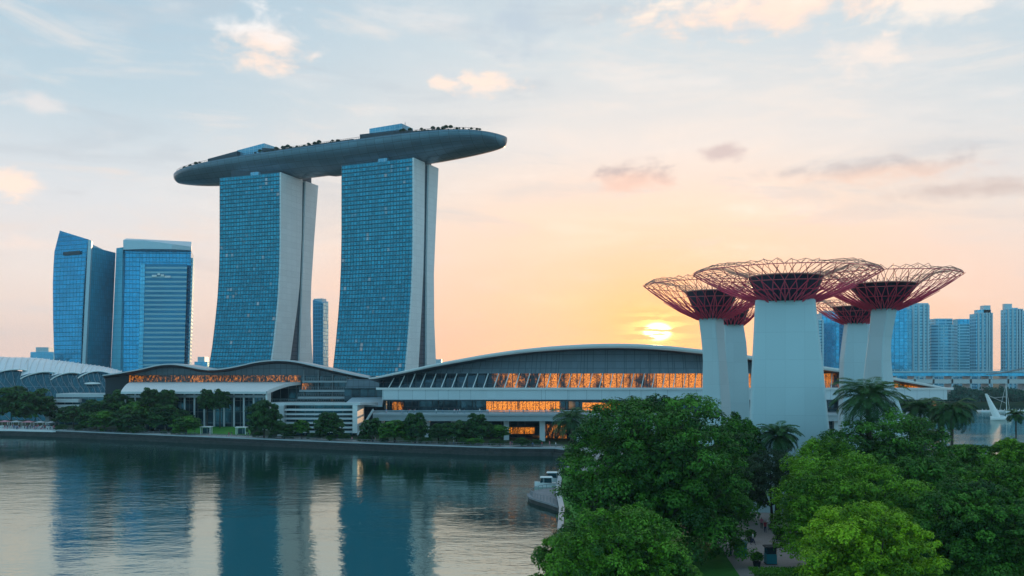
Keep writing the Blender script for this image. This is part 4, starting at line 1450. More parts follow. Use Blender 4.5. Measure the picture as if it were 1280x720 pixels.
br = thing('road_bridge', 'long low pale road bridge across the bay below the towers', 'bridge', (X(1230, 820), 820, 0))
Y0 = 800
q = MB(); q.box(190, 640, Y0, Y0 + 18, Z(470, Y0), Z(465.5, Y0)); q.build('deck', 'light_glass', br)
q = MB(); q.box(190, 640, Y0 - .6, Y0 - .1, Z(465.6, Y0), Z(463.6, Y0)); bpp = q.build('parapet', 'fin', br)
q = MB(); q.box(190, 640, Y0 + 1, Y0 + 17, Z(479.5, Y0), Z(474, Y0)); q.build('lower_wall', 'offwhite', br)
for k in range(26):
    q = MB(); x = 196 + k * 17; q.box(x, x + 1.6, Y0 + 1, Y0 + 15, -.5, Z(470, Y0)); q.build('pier', 'fin', br)
q = MB()
for k in range(60):
    x = 192 + k * 7.4
    q.box(x, x + .35, Y0 - .4, Y0 - .2, Z(463.6, Y0), Z(461.8, Y0))
q.box(190, 640, Y0 - .4, Y0 - .2, Z(462.2, Y0), Z(461.9, Y0)); q.build('railing', 'fin', bpp)
q = MB()
for off in (0, 6):
    q.tube([(X(lerp(1236, 1330, k / 10), 780), 780 + off, Z(470 - 22 * (k / 10) ** 1.5 - 2, 780)) for k in range(11)], .35, 5)
for k in range(2, 10):
    x = X(lerp(1236, 1330, k / 10), 780); z = Z(470 - 22 * (k / 10) ** 1.5 - 2, 780)
    q.tube([(x, 780, z), (x, 780, Z(466, 780))], .12, 4)
q.build('suspension_cable', 'greymetal', br)

# dense trees on the far bank, one mass
rg = np.random.default_rng(5)
n = 26000
px_ = rg.uniform(1110, 1420, n); dd = rg.uniform(0, 1, n)
Dd = 655 + dd * 40
xx = (px_ - 640) / F * Dd
hh = (7.5 + 4.5 * np.sin(xx * .13) * np.sin(xx * .041 + 1) + 2.0 * np.sin(xx * .33)) * (.75 + .35 * dd)
zz = LANDZ - 2.4 + (hh + 2.0) * rg.uniform(0, 1, n) ** .6
C = np.stack([xx, Dd - 6 + 5 * np.sin(xx * .2), zz], 1)
N = unit(rg.normal(size=(n, 3)) + np.array([0, -.6, .7]))
ob = link_mesh('far_bank_woods', quads_mesh('far_bank_woods', leaves(rg, C, N, 1.5, .8), np.clip(rg.normal(.4, .25, n), 0, 1), 'leaf_far'))
struct(ob, 'stuff', 'dark wood along the far bank under the bridge')

# sailing boat, pontoon beyond it
sb = thing('sailing_boat', 'white sailing boat with raked sail on the bay', 'boat', (X(1250, 452), 452, 0))
DB = 452
q = MB(); rings = []
for k in range(13):
    t = k / 12
    px = lerp(1238, 1264, t)
    b = 1.7 * (1 - abs(2 * t - 1) ** 2.6) + .12
    zt = 1.5 + .55 * (2 * t - 1) ** 2
    rings.append([(X(px, DB), DB - b, zt), (X(px, DB), DB - b * .7, .1), (X(px, DB), DB, -.35), (X(px, DB), DB + b * .7, .1), (X(px, DB), DB + b, zt), (X(px, DB), DB, zt + .12)])
q.loft(rings); q.build('hull', 'white', sb, True)
q = MB(); rings = []
for k in range(7):
    t = k / 6; px = lerp(1245, 1257, t); h_ = 1.0 * math.sin(math.pi * (.12 + .8 * t))
    rings.append([(X(px, DB), DB - 1, 1.5), (X(px, DB), DB + 1, 1.5), (X(px, DB), DB + .7, 1.6 + h_), (X(px, DB), DB - .7, 1.6 + h_)])
q.loft(rings); q.build('cabin', 'offwhite', sb)
q = MB(); q.tube([(X(1258.5, DB), DB, 1.2), (X(1257.5, DB), DB, Z(479, DB))], [.22, .12], 6); bm_ = q.build('mast', 'white', sb)
q = MB()
rowsS = []
for k in range(9):
    t = k / 8
    c = lerp(1231, 1243, t); w = lerp(1.2, 4.6, t ** .9)
    y = lerp(492, 522, t)
    rowsS.append([(X(c, DB) + w * (u / 4 - .25), DB - .5 - .9 * math.sin(math.pi * u / 4), Z(y, DB)) for u in range(5)])
q.grid(rowsS); q.grid([[(x, yv + .06, z) for x, yv, z in r] for r in rowsS], flip=True); q.build('sail', 'white', sb, True)
q = MB()
for a, b in (((1257.6, 480), (1263, 521)), ((1257.6, 480), (1249, 515)), ((1231.5, 492.5), (1257.5, 504)), ((1243, 497), (1257.5, 496))):
    q.tube([P(*a, DB), P(*b, DB)], .07, 4)
q.build('rigging', 'white', bm_)
pn = thing('pontoon', 'long thin white pontoon on the water behind the sailing boat', 'pontoon', (X(1255, 520), 520, 0))
q = MB(); q.box(X(1226, 540), X(1300, 540), 540, 545, -.3, .9); q.build('float', 'offwhite', pn)
q = MB()
for k in range(16):
    x = lerp(X(1228, 540), X(1298, 540), k / 15); q.box(x, x + .2, 540.2, 540.4, .9, 1.9)
q.build('posts', 'white', pn)

# ------------------------------------------------------------------ shore trees, one prototype mesh set copied


def proto_crown(seed, mat, H=1.0):
    V, T, tips = crown_data(seed, 1.0, 1.0, .86, 60, 170, .15, .36, -.55)
    return quads_mesh('crown', V, T, mat), tips


protos = []
for k, mt in enumerate(('leaf_shore', 'leaf_shore', 'leaf_deep', 'leaf_shore')):
    protos.append(proto_crown(40 + k, mt))


def shore_y(x):
    return interp([(a, b) for a, b in SHORE[:8]], x)


def shore_tree(label, px, top, bot, hw, D, k=0, base=None):
    """crown spans top..bot (pixel rows of its crown), hw half width"""
    base = LANDZ if base is None else base
    for _ in range(20):
        if D < shore_y(X(px, D)) + 3.5: D += 1.0
    root = thing('shore_tree', label, 'tree', (X(px, D), D, base), 'trees along the waterfront')
    me, tips = protos[k % 4]
    rx = hw * 1.15 / F * D
    zt, zb = Z(top, D), max(Z(bot, D), base + .4)
    rz = (zt - zb) / 2
    c = link_mesh('crown', me, root, (0, 0, (zt + zb) / 2 - base))
    c.scale = (rx, rx, rz / .80)
    c.rotation_euler = (0, 0, px * .37)
    q = MB(); o = root.location
    h = (zt + zb) / 2 - base
    q.tube([(o.x, o.y, base), (o.x, o.y, base + h * .6), (o.x + .1, o.y, base + h)], [.28, .2, .12], 6)
    for j in range(4):
        a = j * 1.6 + px
        q.tube([(o.x, o.y, base + h * .7), (o.x + rx * .5 * math.cos(a), o.y + rx * .5 * math.sin(a), base + h + rz * .3)], [.12, .04], 4)
    q.build('trunk', 'bark', root)
    return root


shore_specs = [
    ('broad dark tree at the far left edge behind the stalls', 14, 487, 528, 22, 372, 0),
    ('dark rounded tree left of the white terrace block', 44, 490, 530, 20, 371, 1),
    ('low dark tree in front of the white terrace block', 92, 508, 540, 17, 352, 3),
    ('medium dark tree right of the white terrace block', 120, 503, 541, 18, 345, 0),
    ('tallest dark tree of the clump before the curved canopy', 150, 492, 538, 20, 348, 1),
    ('dark tree in the clump below the left end of the canopy', 176, 504, 541, 19, 340, 2),
    ('lower round tree near the middle of the shoreline clump', 160, 513, 545, 17, 332, 3),
    ('dark bushy tree by the quay left of the lawn clump', 130, 515, 545, 16, 336, 2),
    ('rounded tree rising between the clump and the lawn', 205, 508, 543, 17, 334, 0),
    ('slightly lighter round tree on the left edge of the lawn', 233, 521, 545, 15, 320, 2),
    ('flat topped tree behind the lawn, left side', 222, 513, 536, 15, 340, 1),
    ('airy tall tree before the left half of the canopy hall', 187, 487, 512, 10, 339, 1),
    ('airy tall tree second along the canopy hall', 208, 488, 514, 10, 339, 3),
    ('airy tall tree right of the lawn before the canopy hall', 259, 489, 517, 9, 338, 0),
    ('airy tall tree closest to the right end of the canopy', 275, 489, 517, 10, 338, 1),
    ('big cone shaped dark tree at the left end of the louvred building', 330, 504, 549, 17, 300, 0),
    ('low round tree at the foot of the cone shaped tree', 355, 530, 551, 13, 297, 1),
    ('small tree before the left louvres', 377, 526, 545, 9, 301, 2),
    ('round tree before the right half of the louvres', 412, 518, 551, 15, 293, 0),
    ('tree at the foot of the outside stair', 466, 525, 553, 12, 289, 1),
    ('wide low tree right of the outside stair', 493, 527, 555, 17, 285, 2),
    ('taller tree between the first two hall piers', 519, 519, 555, 13, 283, 0),
    ('low tree right of the second hall pier', 548, 530, 556, 11, 282, 3),
    ('round tree in front of the third hall pier', 571, 528, 556, 14, 280, 1),
    ('tallest tree of the row under the long hall', 597, 520, 557, 13, 279, 0),
    ('low hedge like tree at the right end of the row', 622, 532, 550, 13, 283, 2),
]
for s in shore_specs:
    shore_tree(*s)

rr = random.Random(21)
for k in range(26):
    px = 82 + k * 23.5 + rr.uniform(-7, 7)
    if 228 < px < 318: continue
    D = shore_y(X(px, 300)) ; D = shore_y(X(px, D)) + rr.uniform(3.0, 5.0)
    x = X(px, D); h_ = rr.uniform(1.5, 2.6)
    t = thing('quay_shrub', 'low dark green shrub planted along the quay promenade', 'shrub', (x, D, LANDZ), 'shrubs along the quay')
    c = link_mesh('foliage', protos[k % 4][0], t, (0, 0, h_ * .5)); c.scale = (h_ * rr.uniform(.8, 1.3), h_ * .8, h_ * .62); c.rotation_euler = (0, 0, k)

# palms before the long hall
palm('dense round palm on the promenade beside the big rain tree', 715, 524, 215, 27, 11, 46, .35, group='palms on the waterfront')

# ------------------------------------------------------------------ riverside park trees in front
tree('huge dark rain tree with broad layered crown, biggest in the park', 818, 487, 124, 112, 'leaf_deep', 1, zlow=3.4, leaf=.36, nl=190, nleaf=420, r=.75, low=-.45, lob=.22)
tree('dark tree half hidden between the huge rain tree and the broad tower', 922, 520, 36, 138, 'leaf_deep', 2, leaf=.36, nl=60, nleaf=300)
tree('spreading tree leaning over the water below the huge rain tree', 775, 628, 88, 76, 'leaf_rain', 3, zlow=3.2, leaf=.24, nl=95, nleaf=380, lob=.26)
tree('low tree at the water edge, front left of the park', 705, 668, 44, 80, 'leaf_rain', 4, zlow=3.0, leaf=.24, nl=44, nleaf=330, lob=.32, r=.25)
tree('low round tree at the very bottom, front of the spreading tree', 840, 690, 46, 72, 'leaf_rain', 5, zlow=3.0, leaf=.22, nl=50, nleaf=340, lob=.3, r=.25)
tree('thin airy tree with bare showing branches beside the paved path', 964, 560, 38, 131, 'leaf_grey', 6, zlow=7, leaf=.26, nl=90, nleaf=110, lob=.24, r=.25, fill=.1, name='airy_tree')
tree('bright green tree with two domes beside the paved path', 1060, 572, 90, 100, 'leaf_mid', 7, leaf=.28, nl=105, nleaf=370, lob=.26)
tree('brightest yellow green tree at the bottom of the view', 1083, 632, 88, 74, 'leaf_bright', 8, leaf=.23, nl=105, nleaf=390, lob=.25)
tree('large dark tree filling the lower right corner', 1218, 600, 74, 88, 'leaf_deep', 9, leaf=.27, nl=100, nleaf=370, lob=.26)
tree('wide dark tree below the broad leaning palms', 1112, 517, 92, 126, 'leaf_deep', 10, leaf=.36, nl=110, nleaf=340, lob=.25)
tree('bright rounded tree at the foot of the broad tower', 1030, 545, 48, 120, 'leaf_mid', 11, leaf=.32, nl=66, nleaf=340, lob=.3)
tree('dark tree at the right edge above the corner tree', 1258, 574, 58, 104, 'leaf_rain', 12, leaf=.30, nl=80, nleaf=350, lob=.28)
tree('small bright tree at the right edge near the bay', 1262, 548, 32, 150, 'leaf_mid', 13, leaf=.36, nl=50, nleaf=280)
tree('small dark tree left of the lone slim palm', 1206, 553, 42, 140, 'leaf_rain', 14, leaf=.36, nl=60, nleaf=300)
tree('dark tree deep behind the paved path, under the broad tower', 948, 596, 22, 152, 'leaf_deep', 15, leaf=.4, nl=36, nleaf=240, r=.3)
tree('dark tree between the bright tree and the corner tree', 1150, 570, 48, 112, 'leaf_deep', 16, leaf=.32, nl=66, nleaf=330, lob=.28)
tree('slender dark tree behind the people on the path', 912, 610, 24, 128, 'leaf_deep', 17, leaf=.34, nl=36, nleaf=260, r=.25)

palm('largest palm with spreading fronds in front of the waisted tower', 1086, 498, 132, 44, 21, 60, .42)
palm('stout palm in front of the broad tower base', 972, 545, 136, 29, 22, 46, .40)
palm('tall palm with drooping fronds, right of the largest palm', 1190, 514, 158, 29, 23, 40, .26, droop=1.25)
palm('dark palm between the largest palm and the tall drooping palm', 1150, 510, 172, 26, 24, 40, .28)
palm('short palm behind the tall drooping palm', 1178, 524, 176, 18, 25, 30, .22)
palm('lone slim palm near the bay by the sailing boat', 1270, 519, 188, 13, 26, 28, .16)

# hedges, shrubs along the path


def hedge(label, x0, x1, y0, y1, z1, seed, mat='leaf_rain', cat='hedge', name='clipped_hedge', leaf=.20, n=5200):
    rg = np.random.default_rng(seed)
    root = thing(name, label, cat, ((x0 + x1) / 2, (y0 + y1) / 2, LANDZ))
    c = np.array([(x0 + x1) / 2, (y0 + y1) / 2, 0]); hx, hy = (x1 - x0) / 2, (y1 - y0) / 2
    d = rg.uniform(-1, 1, (n, 3)); d[:, 2] = rg.uniform(0, 1, n) ** .5
    p = d * np.array([hx, hy, z1]); k = rg.random(n)
    p[k < .5, 2] = z1 * rg.uniform(.85, 1.05, (k < .5).sum())
    p[(k > .5) & (k < .85), 1] = -hy * rg.uniform(.85, 1.05, ((k > .5) & (k < .85)).sum())
    N = unit(rg.normal(size=(n, 3)) + np.array([0, -.4, .9]))
    link_mesh('foliage', quads_mesh('foliage', leaves(rg, p, N, leaf), np.clip(rg.normal(.45, .2, n), 0, 1), mat), root)
    q = MB()
    for j in range(7):
        a = random.Random(seed * 9 + j)
        x, y = a.uniform(x0, x1) * .8 + .2 * c[0], a.uniform(y0, y1) * .8 + .2 * c[1]
        q.tube([(x, y, LANDZ), (x + a.uniform(-.2, .2), y, LANDZ + z1 * .7)], [.04, .02], 5)
    q.build('stems', 'bark', root)
    return root


hedge('low clipped hedge beside the near end of the paved path', 26.5, 32.8, 96, 99, 1.5, 61)
hedge('dark clipped hedge across the bottom of the paved path', 30.5, 35.2, 92.0, 94.2, 1.3, 62, 'leaf_deep')
hedge('shrub bed at the right side of the paved path', 41.5, 46, 106, 112, 1.1, 63, 'leaf_deep', 'shrub', 'shrub')
hedge('pale flowering shrub beside the huge rain tree', 24.6, 27.0, 119, 121, 1.8, 64, 'flower', 'shrub', 'flowering_shrub', .16, 2200)
hedge('broad leafy shrub mass at the bottom edge left of the planter wall', 26, 34.5, 84.5, 90, 2.6, 65, 'leaf_rain', 'shrub', 'shrub', .24, 7000)
hedge('rounded shrub right of the planter wall under the brightest tree', 37.5, 43, 86, 90.5, 1.8, 66, 'leaf_mid', 'shrub', 'shrub', .22, 5200)
q = thing('planter_wall', 'low dark brick planter wall at the bottom of the paved path', 'planter', (38, 93, LANDZ))
w = MB(); w.box(35.4, 42.5, 93, 93.9, LANDZ, LANDZ + .55); w.build('wall', 'stone', q)
w = MB(); w.box(35.3, 42.6, 92.9, 94.0, LANDZ + .553, LANDZ + .68); w.build('coping', 'wood', q)

for lab, px, py, D, gl in (('teal kiosk with pale roof beside the flowering shrub', 926, 689, 112, 0), ('teal kiosk with dark window band in the middle of the path', 963, 700, 107.5, 1)):
    x, y = X(px, D), D
    k = thing('kiosk', lab, 'kiosk', (x, y, LANDZ))
    q = MB(); q.box(x - .62, x + .62, y - .6, y + .6, LANDZ + .1, LANDZ + (1.25 if gl else 1.75)); q.build('cabinet', 'tealpaint', k)
    q = MB(); q.box(x - .66, x + .66, y - .64, y + .64, LANDZ + .009, LANDZ + .097); q.build('plinth', 'stone', k)
    if gl:
        q = MB(); q.box(x - .58, x + .58, y - .56, y + .56, LANDZ + 1.253, LANDZ + 2.0); q.build('window_band', 'darkglass', k)
    q = MB()
    zt = LANDZ + (2.0 if gl else 1.75)
    q.loft([[(x - a, y - a, z), (x + a, y - a, z), (x + a, y + a, z), (x - a, y + a, z)] for a, z in ((.72, zt + .003), (.76, zt + .06), (.74, zt + .15), (.5, zt + .24))])
    q.build('roof', 'darkmetal' if gl else 'fin', k)

for lab, x, y, rz in (('slatted wooden bench by the airy tree on the path', 43.6, 128, .4), ('slatted wooden bench beside the shrub bed, nearer end of the path', 42.0, 117, 1.2)):
    b = thing('park_bench', lab, 'bench', (x, y, LANDZ + .008), 'benches on the path', rz)
    for nm, bx in (('seat', (-.9, .9, -.22, .22, .42, .47)), ('backrest', (-.9, .9, .20, .26, .5, .9))):
        q = MB()
        a = bx
        for j in range(4):
            if nm == 'seat':
                q.box(a[0], a[1], lerp(a[2], a[3], j / 4) + .01, lerp(a[2], a[3], (j + 1) / 4) - .01, a[4], a[5])
            else:
                q.box(a[0], a[1], a[2], a[3], lerp(a[4], a[5], j / 4) + .01, lerp(a[4], a[5], (j + 1) / 4) - .01)
        o = q.build(nm, 'wood'); o.parent = b
    for sx in (-.75, .75):
        q = MB(); q.box(sx - .03, sx + .03, -.2, -.14, 0, .42); q.box(sx - .03, sx + .03, .14, .2, 0, .9); q.box(sx - .03, sx + .03, -.14, .14, .36, .42)
        o = q.build('leg', 'darkmetal'); o.parent = b

for lab, px, py, D in (('potted shrub in a dark round tub behind the pale roofed kiosk', 938, 672, 121), ('low round planter with dark shrub under the airy tree', 973, 668, 122.5), ('small potted shrub at the near side of the dark window kiosk', 946, 703, 106)):
    x = X(px, D); t = thing('potted_shrub', lab, 'potted plant', (x, D, LANDZ + .008))
    q = MB(); q.loft([[(x + r_ * math.cos(a * math.pi / 8), D + r_ * math.sin(a * math.pi / 8), LANDZ + .008 + z) for a in range(16)] for r_, z in ((.38, 0), (.5, .5), (.52, .55), (.44, .55), (.40, .45))]); q.build('tub', 'darkmetal', t)
    c = link_mesh('foliage', protos[2][0], t, (0, 0, 1.05)); c.scale = (.75, .75, .75)

# stone jetty bulging into the bay and two small boats behind it
js = thing('stone_jetty', 'curved grey stone jetty bulging from the park bank into the bay', 'jetty', (5, 172, 0))
out = [(12, 186), (7, 184), (4.2, 180), (3.2, 176), (3.6, 172), (5.2, 168), (7.0, 164.5), (8.8, 160), (12, 157)]
q = MB(); q.prism(out, -.8, .75); q.build('base', 'stone', js)
q = MB(); inn = [(lerp(x, 10.5, .05), lerp(y, 171, .05)) for x, y in out]; out2 = [(lerp(x, 10.5, -.03), lerp(y, 171, -.03)) for x, y in out]
q.loft([[(x, y, .754) for x, y in out2], [(x, y, 1.1) for x, y in out2], [(x, y, 1.2) for x, y in inn]]); q.build('deck', 'jettystone', js)
q = MB(); rr = random.Random(8)
for k in range(len(out2) - 1):
    for t in (0, .33, .66):
        a, b = out2[k], out2[k + 1]
        x, y = lerp(lerp(a[0], b[0], t), 10.5, .08), lerp(lerp(a[1], b[1], t), 171, .08)
        q.box(x - .05, x + .05, y - .05, y + .05, 1.15, 2.1)
q.tube([(lerp(x, 10.5, .08), lerp(y, 171, .08), 2.1) for x, y in out2], .05, 5); q.build('railing', 'greymetal', js)
for lab, x, y in (('small white motor boat with rounded cabin moored just behind the stone jetty', 7.4, 195), ('small white motor boat farther along the bank, half hidden by leaves', 9.2, 204)):
    m_ = thing('motor_boat', lab, 'boat', (x, y, 0), 'motor boats by the park bank')
    rings = []
    q = MB()
    for k in range(11):
        t = k / 10; b = .95 * (1 - max(0, t * 1.4 - .4) ** 2.2) + .03 if t > .28 else .95
        xx = x - 3.0 * (t - .5) * 1.6
        rings.append([(xx, y - b, .95 + .3 * t * t), (xx, y - b * .75, .0), (xx, y, -.25), (xx, y + b * .75, .0), (xx, y + b, .95 + .3 * t * t), (xx, y, .85 + .3 * t * t)])
    q.loft(rings); q.build('hull', 'offwhite', m_)
    q = MB(); q.loft([[(x - 1.2, y - .75, z0), (x + 1.4, y - .75, z0), (x + 1.4, y + .75, z0), (x - 1.2, y + .75, z0)] if z0 < 1.9 else [(x - .8, y - .65, z0), (x + 1.3, y - .65, z0), (x + 1.3, y + .65, z0), (x - .8, y + .65, z0)] for z0 in (1.0, 2.1)]); q.build('cabin', 'tealglass', m_)
    q = MB(); q.loft([[(x - 1.2, y - .85, 2.1), (x + 1.6, y - .85, 2.1), (x + 1.6, y + .85, 2.1), (x - 1.2, y + .85, 2.1)], [(x - 1.0, y - .7, 2.32), (x + 1.4, y - .7, 2.32), (x + 1.4, y + .7, 2.32), (x - 1.0, y + .7, 2.32)]]); q.build('roof', 'white', m_)

# ------------------------------------------------------------------ quay side left: stalls, landing stage, lawn furniture
ls = thing('landing_stage', 'pale landing stage jutting from the quay under the stalls', 'landing stage', (X(30, 352), 352, 0))
pts = [(X(-40, 372), 366), (X(-40, 352), 349), (X(20, 350), 346.5), (X(66, 341), 340.5), (X(80, 340), 342), (X(80, 347), 349.5), (X(20, 360), 361)]
q = MB(); q.prism(pts, -.8, LANDZ - .5); q.build('base', 'stone', ls)
q = MB(); q.prism(pts, LANDZ - .497, LANDZ + .05); q.build('deck', 'offwhite', ls)
stall_specs = [('pink awning stall at the left end of the landing stage', 6, 'pinkroof'), ('grey tent stall second from the left on the landing stage', 20, 'terrace'), ('pink and white stall in the middle of the landing stage', 35, 'pinkroof'),
               ('grey tent stall right of the middle on the landing stage', 50, 'terrace'), ('grey tent stall at the right end of the landing stage', 65, 'terrace')]
for lab, px, mt in stall_specs:
    D = 357 - px * .09; x = X(px, D); b = thing('market_stall', lab, 'stall', (x, D, LANDZ + .05), 'stalls on the landing stage')
    q = MB()
    z0 = LANDZ + .05
    q.loft([[(x - 2.1, D - 1.6, z), (x + 2.1, D - 1.6, z), (x + 2.1, D + 1.6, z), (x - 2.1, D + 1.6, z)] if k == 0 else [(x - .25, D - .2, z), (x + .25, D - .2, z), (x + .25, D + .2, z), (x - .25, D + .2, z)] for k, z in enumerate((z0 + 2.5, z0 + 3.1))]); q.build('canopy', mt, b)
    for sx, sy in ((-1, -1), (1, -1), (1, 1), (-1, 1)):
        q = MB(); q.tube([(x + sx * 1.95, D + sy * 1.45, z0), (x + sx * 1.95, D + sy * 1.45, z0 + 2.5)], .06, 5); q.build('post', 'white', b)
    q = MB(); q.box(x - 1.8, x + 1.8, D - 1.2, D - .5, z0, z0 + .95); q.box(x - 1.9, x + 1.9, D - 1.3, D - .4, z0 + .953, z0 + 1.02); q.build('counter', 'whitecloth', b)

for lab, px, D in (('white open frame shelter on the left of the lawn', 258, 323), ('white open frame shelter at the right end of the lawn', 302, 321)):
    x = X(px, D); g = thing('shelter', lab, 'shelter', (x, D, LANDZ), 'frame shelters on the lawn')
    for sx, sy in ((-1, -1), (1, -1), (1, 1), (-1, 1)):
        q = MB(); q.box(x + sx * 1.7 - .12, x + sx * 1.7 + .12, D + sy * 1.0 - .12, D + sy * 1.0 + .12, LANDZ, LANDZ + 2.6); q.build('post', 'white', g)
    q = MB(); q.box(x - 2.1, x + 2.1, D - 1.3, D + 1.3, LANDZ + 2.603, LANDZ + 2.85); q.build('roof', 'white', g)
    q = MB(); q.box(x - 1.5, x + 1.5, D + .5, D + .6, LANDZ + .05, LANDZ + 2.2); q.build('screen', 'tealglass', g)

# quay railing along the promenade
rl_ = offset_line(SHORE[1:9], .9)
q = MB()
for (ax, ay), (bx, by) in zip(rl_, rl_[1:]):
    n = max(1, int(math.hypot(bx - ax, by - ay) / 2.2))
    for k in range(n):
        x, y = lerp(ax, bx, k / n), lerp(ay, by, k / n)
        q.box(x - .05, x + .05, y - .05, y + .05, LANDZ, LANDZ + 1.1)
for z in (.55, 1.1):
    q.tube([(x, y, LANDZ + z) for x, y in rl_], .045, 4)
tag(q.build('quay_railing', 'greymetal'), 'thin grey railing along the stone edge of the promenade', 'railing')

# ------------------------------------------------------------------ people


def person_mesh(seed, stride=.18, lean=0.0):
    J = [((0, 0, .95), .125), ((0, 0, 1.15), .115), ((0, 0, 1.36), .14), ((0, 0, 1.50), .055), ((0, -.01, 1.58), .075), ((0, -.01, 1.70), .075),
         ((.19, 0, 1.40), .055), ((.24, .03 + stride * .3, 1.13), .042), ((.23, -.05 + stride * .5, .88), .032), ((.22, -.08 + stride * .5, .80), .03),
         ((-.19, 0, 1.40), .055), ((-.24, .03 - stride * .3, 1.13), .042), ((-.23, -.05 - stride * .5, .88), .032), ((-.22, -.08 - stride * .5, .80), .03),
         ((.09, 0, .88), .095), ((.10, -stride * .6, .48), .062), ((.10, -stride, .07), .042), ((.10, -stride - .15, .04), .035),
         ((-.09, 0, .88), .095), ((-.10, stride * .5, .48), .062), ((-.10, stride, .08), .042), ((-.10, stride - .14, .04), .035)]
    E = [(0, 1), (1, 2), (2, 3), (3, 4), (4, 5), (2, 6), (6, 7), (7, 8), (8, 9), (2, 10), (10, 11), (11, 12), (12, 13), (0, 14), (14, 15), (15, 16), (16, 17), (0, 18), (18, 19), (19, 20), (20, 21)]
    me = bpy.data.meshes.new('person')
    me.from_pydata([j[0] for j in J], E, [])
    ob = bpy.data.objects.new('person_rig', me); COL.objects.link(ob)
    mod = ob.modifiers.new('skin', 'SKIN'); mod.use_smooth_shade = True
    sv = me.skin_vertices[0].data
    for k, j in enumerate(J):
        sv[k].radius = (j[1] * (1.25 if k in (0, 1, 2) else 1), j[1])
        sv[k].use_root = (k == 0)
    s = ob.modifiers.new('sub', 'SUBSURF'); s.levels = 1; s.render_levels = 1
    dg = bpy.context.evaluated_depsgraph_get()
    m2 = bpy.data.meshes.new_from_object(ob.evaluated_get(dg))
    bpy.data.objects.remove(ob)
    for _ in range(4 - len(m2.materials)): m2.materials.append(None)
    for p in m2.polygons:
        c = p.center
        arm = abs(c.x) > .175 and c.z < 1.34
        if c.z > 1.66 or (c.z > 1.55 and c.y > .02): p.material_index = 3
        elif c.z > 1.47 or (arm and c.z < 1.16): p.material_index = 0
        elif c.z > .93: p.material_index = 1
        elif c.z < .09: p.material_index = 3
        else: p.material_index = 2
    m2.name = 'person'
    return m2


PM = [person_mesh(1, .20), person_mesh(2, .05), person_mesh(3, .28)]


def person(label, x, y, z, rz, shirt, legs, k=0, group=None, h=1.0):
    ob = bpy.data.objects.new('person', PM[k]); COL.objects.link(ob)
    ob.location = (x, y, z); ob.rotation_euler = (0, 0, rz); ob.scale = (h, h, h)
    while len(ob.material_slots) < 4: break
    for i, m_ in enumerate(('skin', shirt, legs, 'hair')):
        ob.material_slots[i].link = 'OBJECT'; ob.material_slots[i].material = MT[m_]
    return tag(ob, label, 'person', group)


PZ = LANDZ + .008
person('person in red top and dark trousers standing by the airy tree', X(956.5, 128), 128, PZ, .3, 'red', 'navy', 1)
person('person in pale pink top walking at the far end of the path', X(952, 131), 131, PZ, 2.8, 'pinkcloth', 'blackcloth', 0)
person('person in white top and grey trousers right of the red dressed person', X(961, 130), 130, PZ, -.6, 'whitecloth', 'greycloth', 2)
person('person in navy clothes beside the pale roofed kiosk', X(913.5, 112), 112, PZ, 1.4, 'navy', 'navy', 1)
person('person in blue top facing the pale roofed kiosk', X(917, 113.5), 113.5, PZ, -1.6, 'bluecloth', 'greycloth', 0)
person('person in white top near the potted shrub on the path', X(941, 119), 119, PZ, 1.0, 'whitecloth', 'navy', 2)
person('person in grey top and black trousers walking toward the dark window kiosk', X(968, 113), 113, PZ, 2.4, 'greycloth', 'blackcloth', 0)
rr = random.Random(12)
tones = ['red', 'whitecloth', 'navy', 'greycloth', 'pinkcloth', 'blackcloth', 'bluecloth']
for k in range(46):
    px = rr.uniform(2, 76); D = 349 - px * .09 + rr.uniform(0, 8)
    person('tiny person in the crowd among the stalls on the landing stage', X(px, D), D, LANDZ + .05, rr.uniform(0, 6.28), rr.choice(tones), rr.choice(tones[2:]), rr.randrange(3), 'crowd on the landing stage', rr.uniform(.94, 1.06))
inner = offset_line(SHORE[2:8], 4.5)
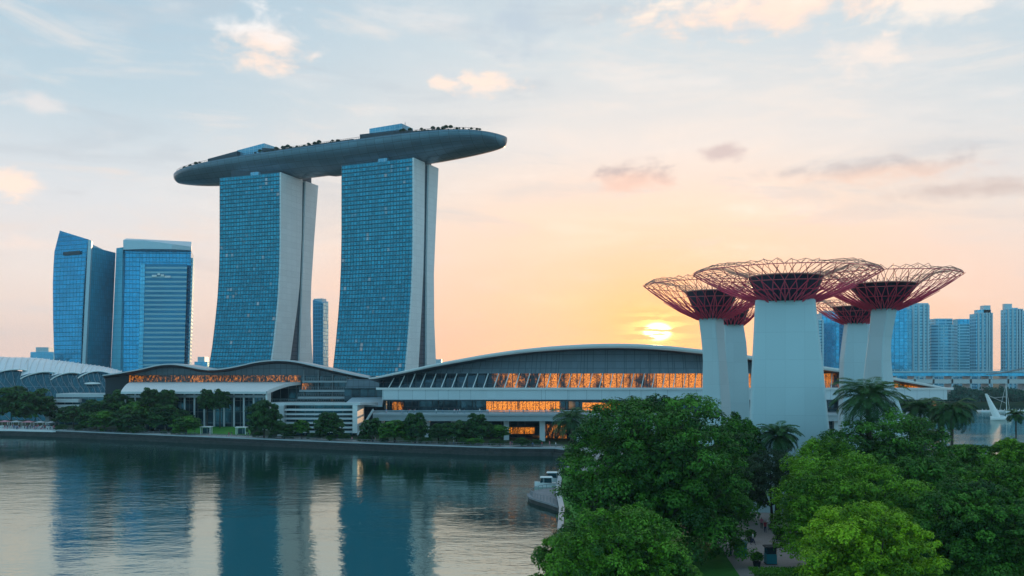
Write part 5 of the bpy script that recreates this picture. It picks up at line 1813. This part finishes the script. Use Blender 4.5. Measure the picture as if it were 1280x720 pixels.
for k in range(44):
    i = rr.randrange(1, len(inner) - 1); t = rr.random()
    a, b = inner[i], inner[i + 1]
    person('tiny person strolling on the waterfront promenade', lerp(a[0], b[0], t), lerp(a[1], b[1], t) + rr.uniform(-2.5, 3), LANDZ + .004, rr.uniform(0, 6.28), rr.choice(tones), rr.choice(tones[2:]), rr.randrange(3), 'people on the promenade', rr.uniform(.94, 1.06))
for k in range(36):
    px = rr.uniform(480, 760); D = DE(px) - rr.uniform(7, 12)
    person('tiny person on the upper terrace of the long hall', X(px, D), D, Z(515.3, DE(px)), rr.uniform(0, 6.28), rr.choice(tones), rr.choice(tones[2:]), rr.randrange(3), 'people on the hall terrace', rr.uniform(.94, 1.06))

# rooftop garden trees and umbrellas on the sky deck: small individual plants
rr = random.Random(31)
gme, gt = proto_crown(77, 'leaf_shore')
k = 0
for s in [.34 + .0045 * i for i in range(66)] + [.76 + .0052 * i for i in range(38)] + [.05 + .0065 * i for i in range(17)]:
    s += rr.uniform(-.003, .003)
    o = -halfw(s) + rr.uniform(2.0, 6.5)
    h_ = rr.choice((.9, 1.2, 1.5, 1.9, 2.4, 3.2)) * rr.uniform(.85, 1.2)
    x, y, z = deckpt(s, o, rimz(s))
    t = thing('roof_garden_tree', 'small dark tree in the garden along the edge of the sky deck', 'tree', (x, y, z), 'garden trees on the sky deck')
    c = link_mesh('crown', gme, t, (0, 0, h_ * .72)); c.scale = (h_ * .38, h_ * .38, h_ * .36)
    if k == 0:
        q = MB(); q.tube([(x, y, z - .05), (x, y, z + 1.0)], .12, 5); tr0 = q.build('trunk', 'bark', t)
    else:
        c2 = tr0.copy(); COL.objects.link(c2); c2.parent = t; c2.scale = (1, 1, h_ * .6)
    k += 1

# ------------------------------------------------------------------ air
q = MB(); q.box(-3600, 3600, -60, 4100, -2, 200)
hz = q.build('haze', [])
hz['kind'] = 'stuff'
hm = bpy.data.materials.new('haze')
hm.use_nodes = True
hm.node_tree.nodes.clear()
ho = hm.node_tree.nodes.new('ShaderNodeOutputMaterial')
hv = hm.node_tree.nodes.new('ShaderNodeVolumePrincipled')
hv.inputs['Color'].default_value = (.66, .86, 1.0, 1)
hv.inputs['Density'].default_value = HAZE_DENSITY
hv.inputs['Anisotropy'].default_value = .0
hm.node_tree.links.new(hv.outputs[0], ho.inputs['Volume'])
hz.data.materials.append(hm)
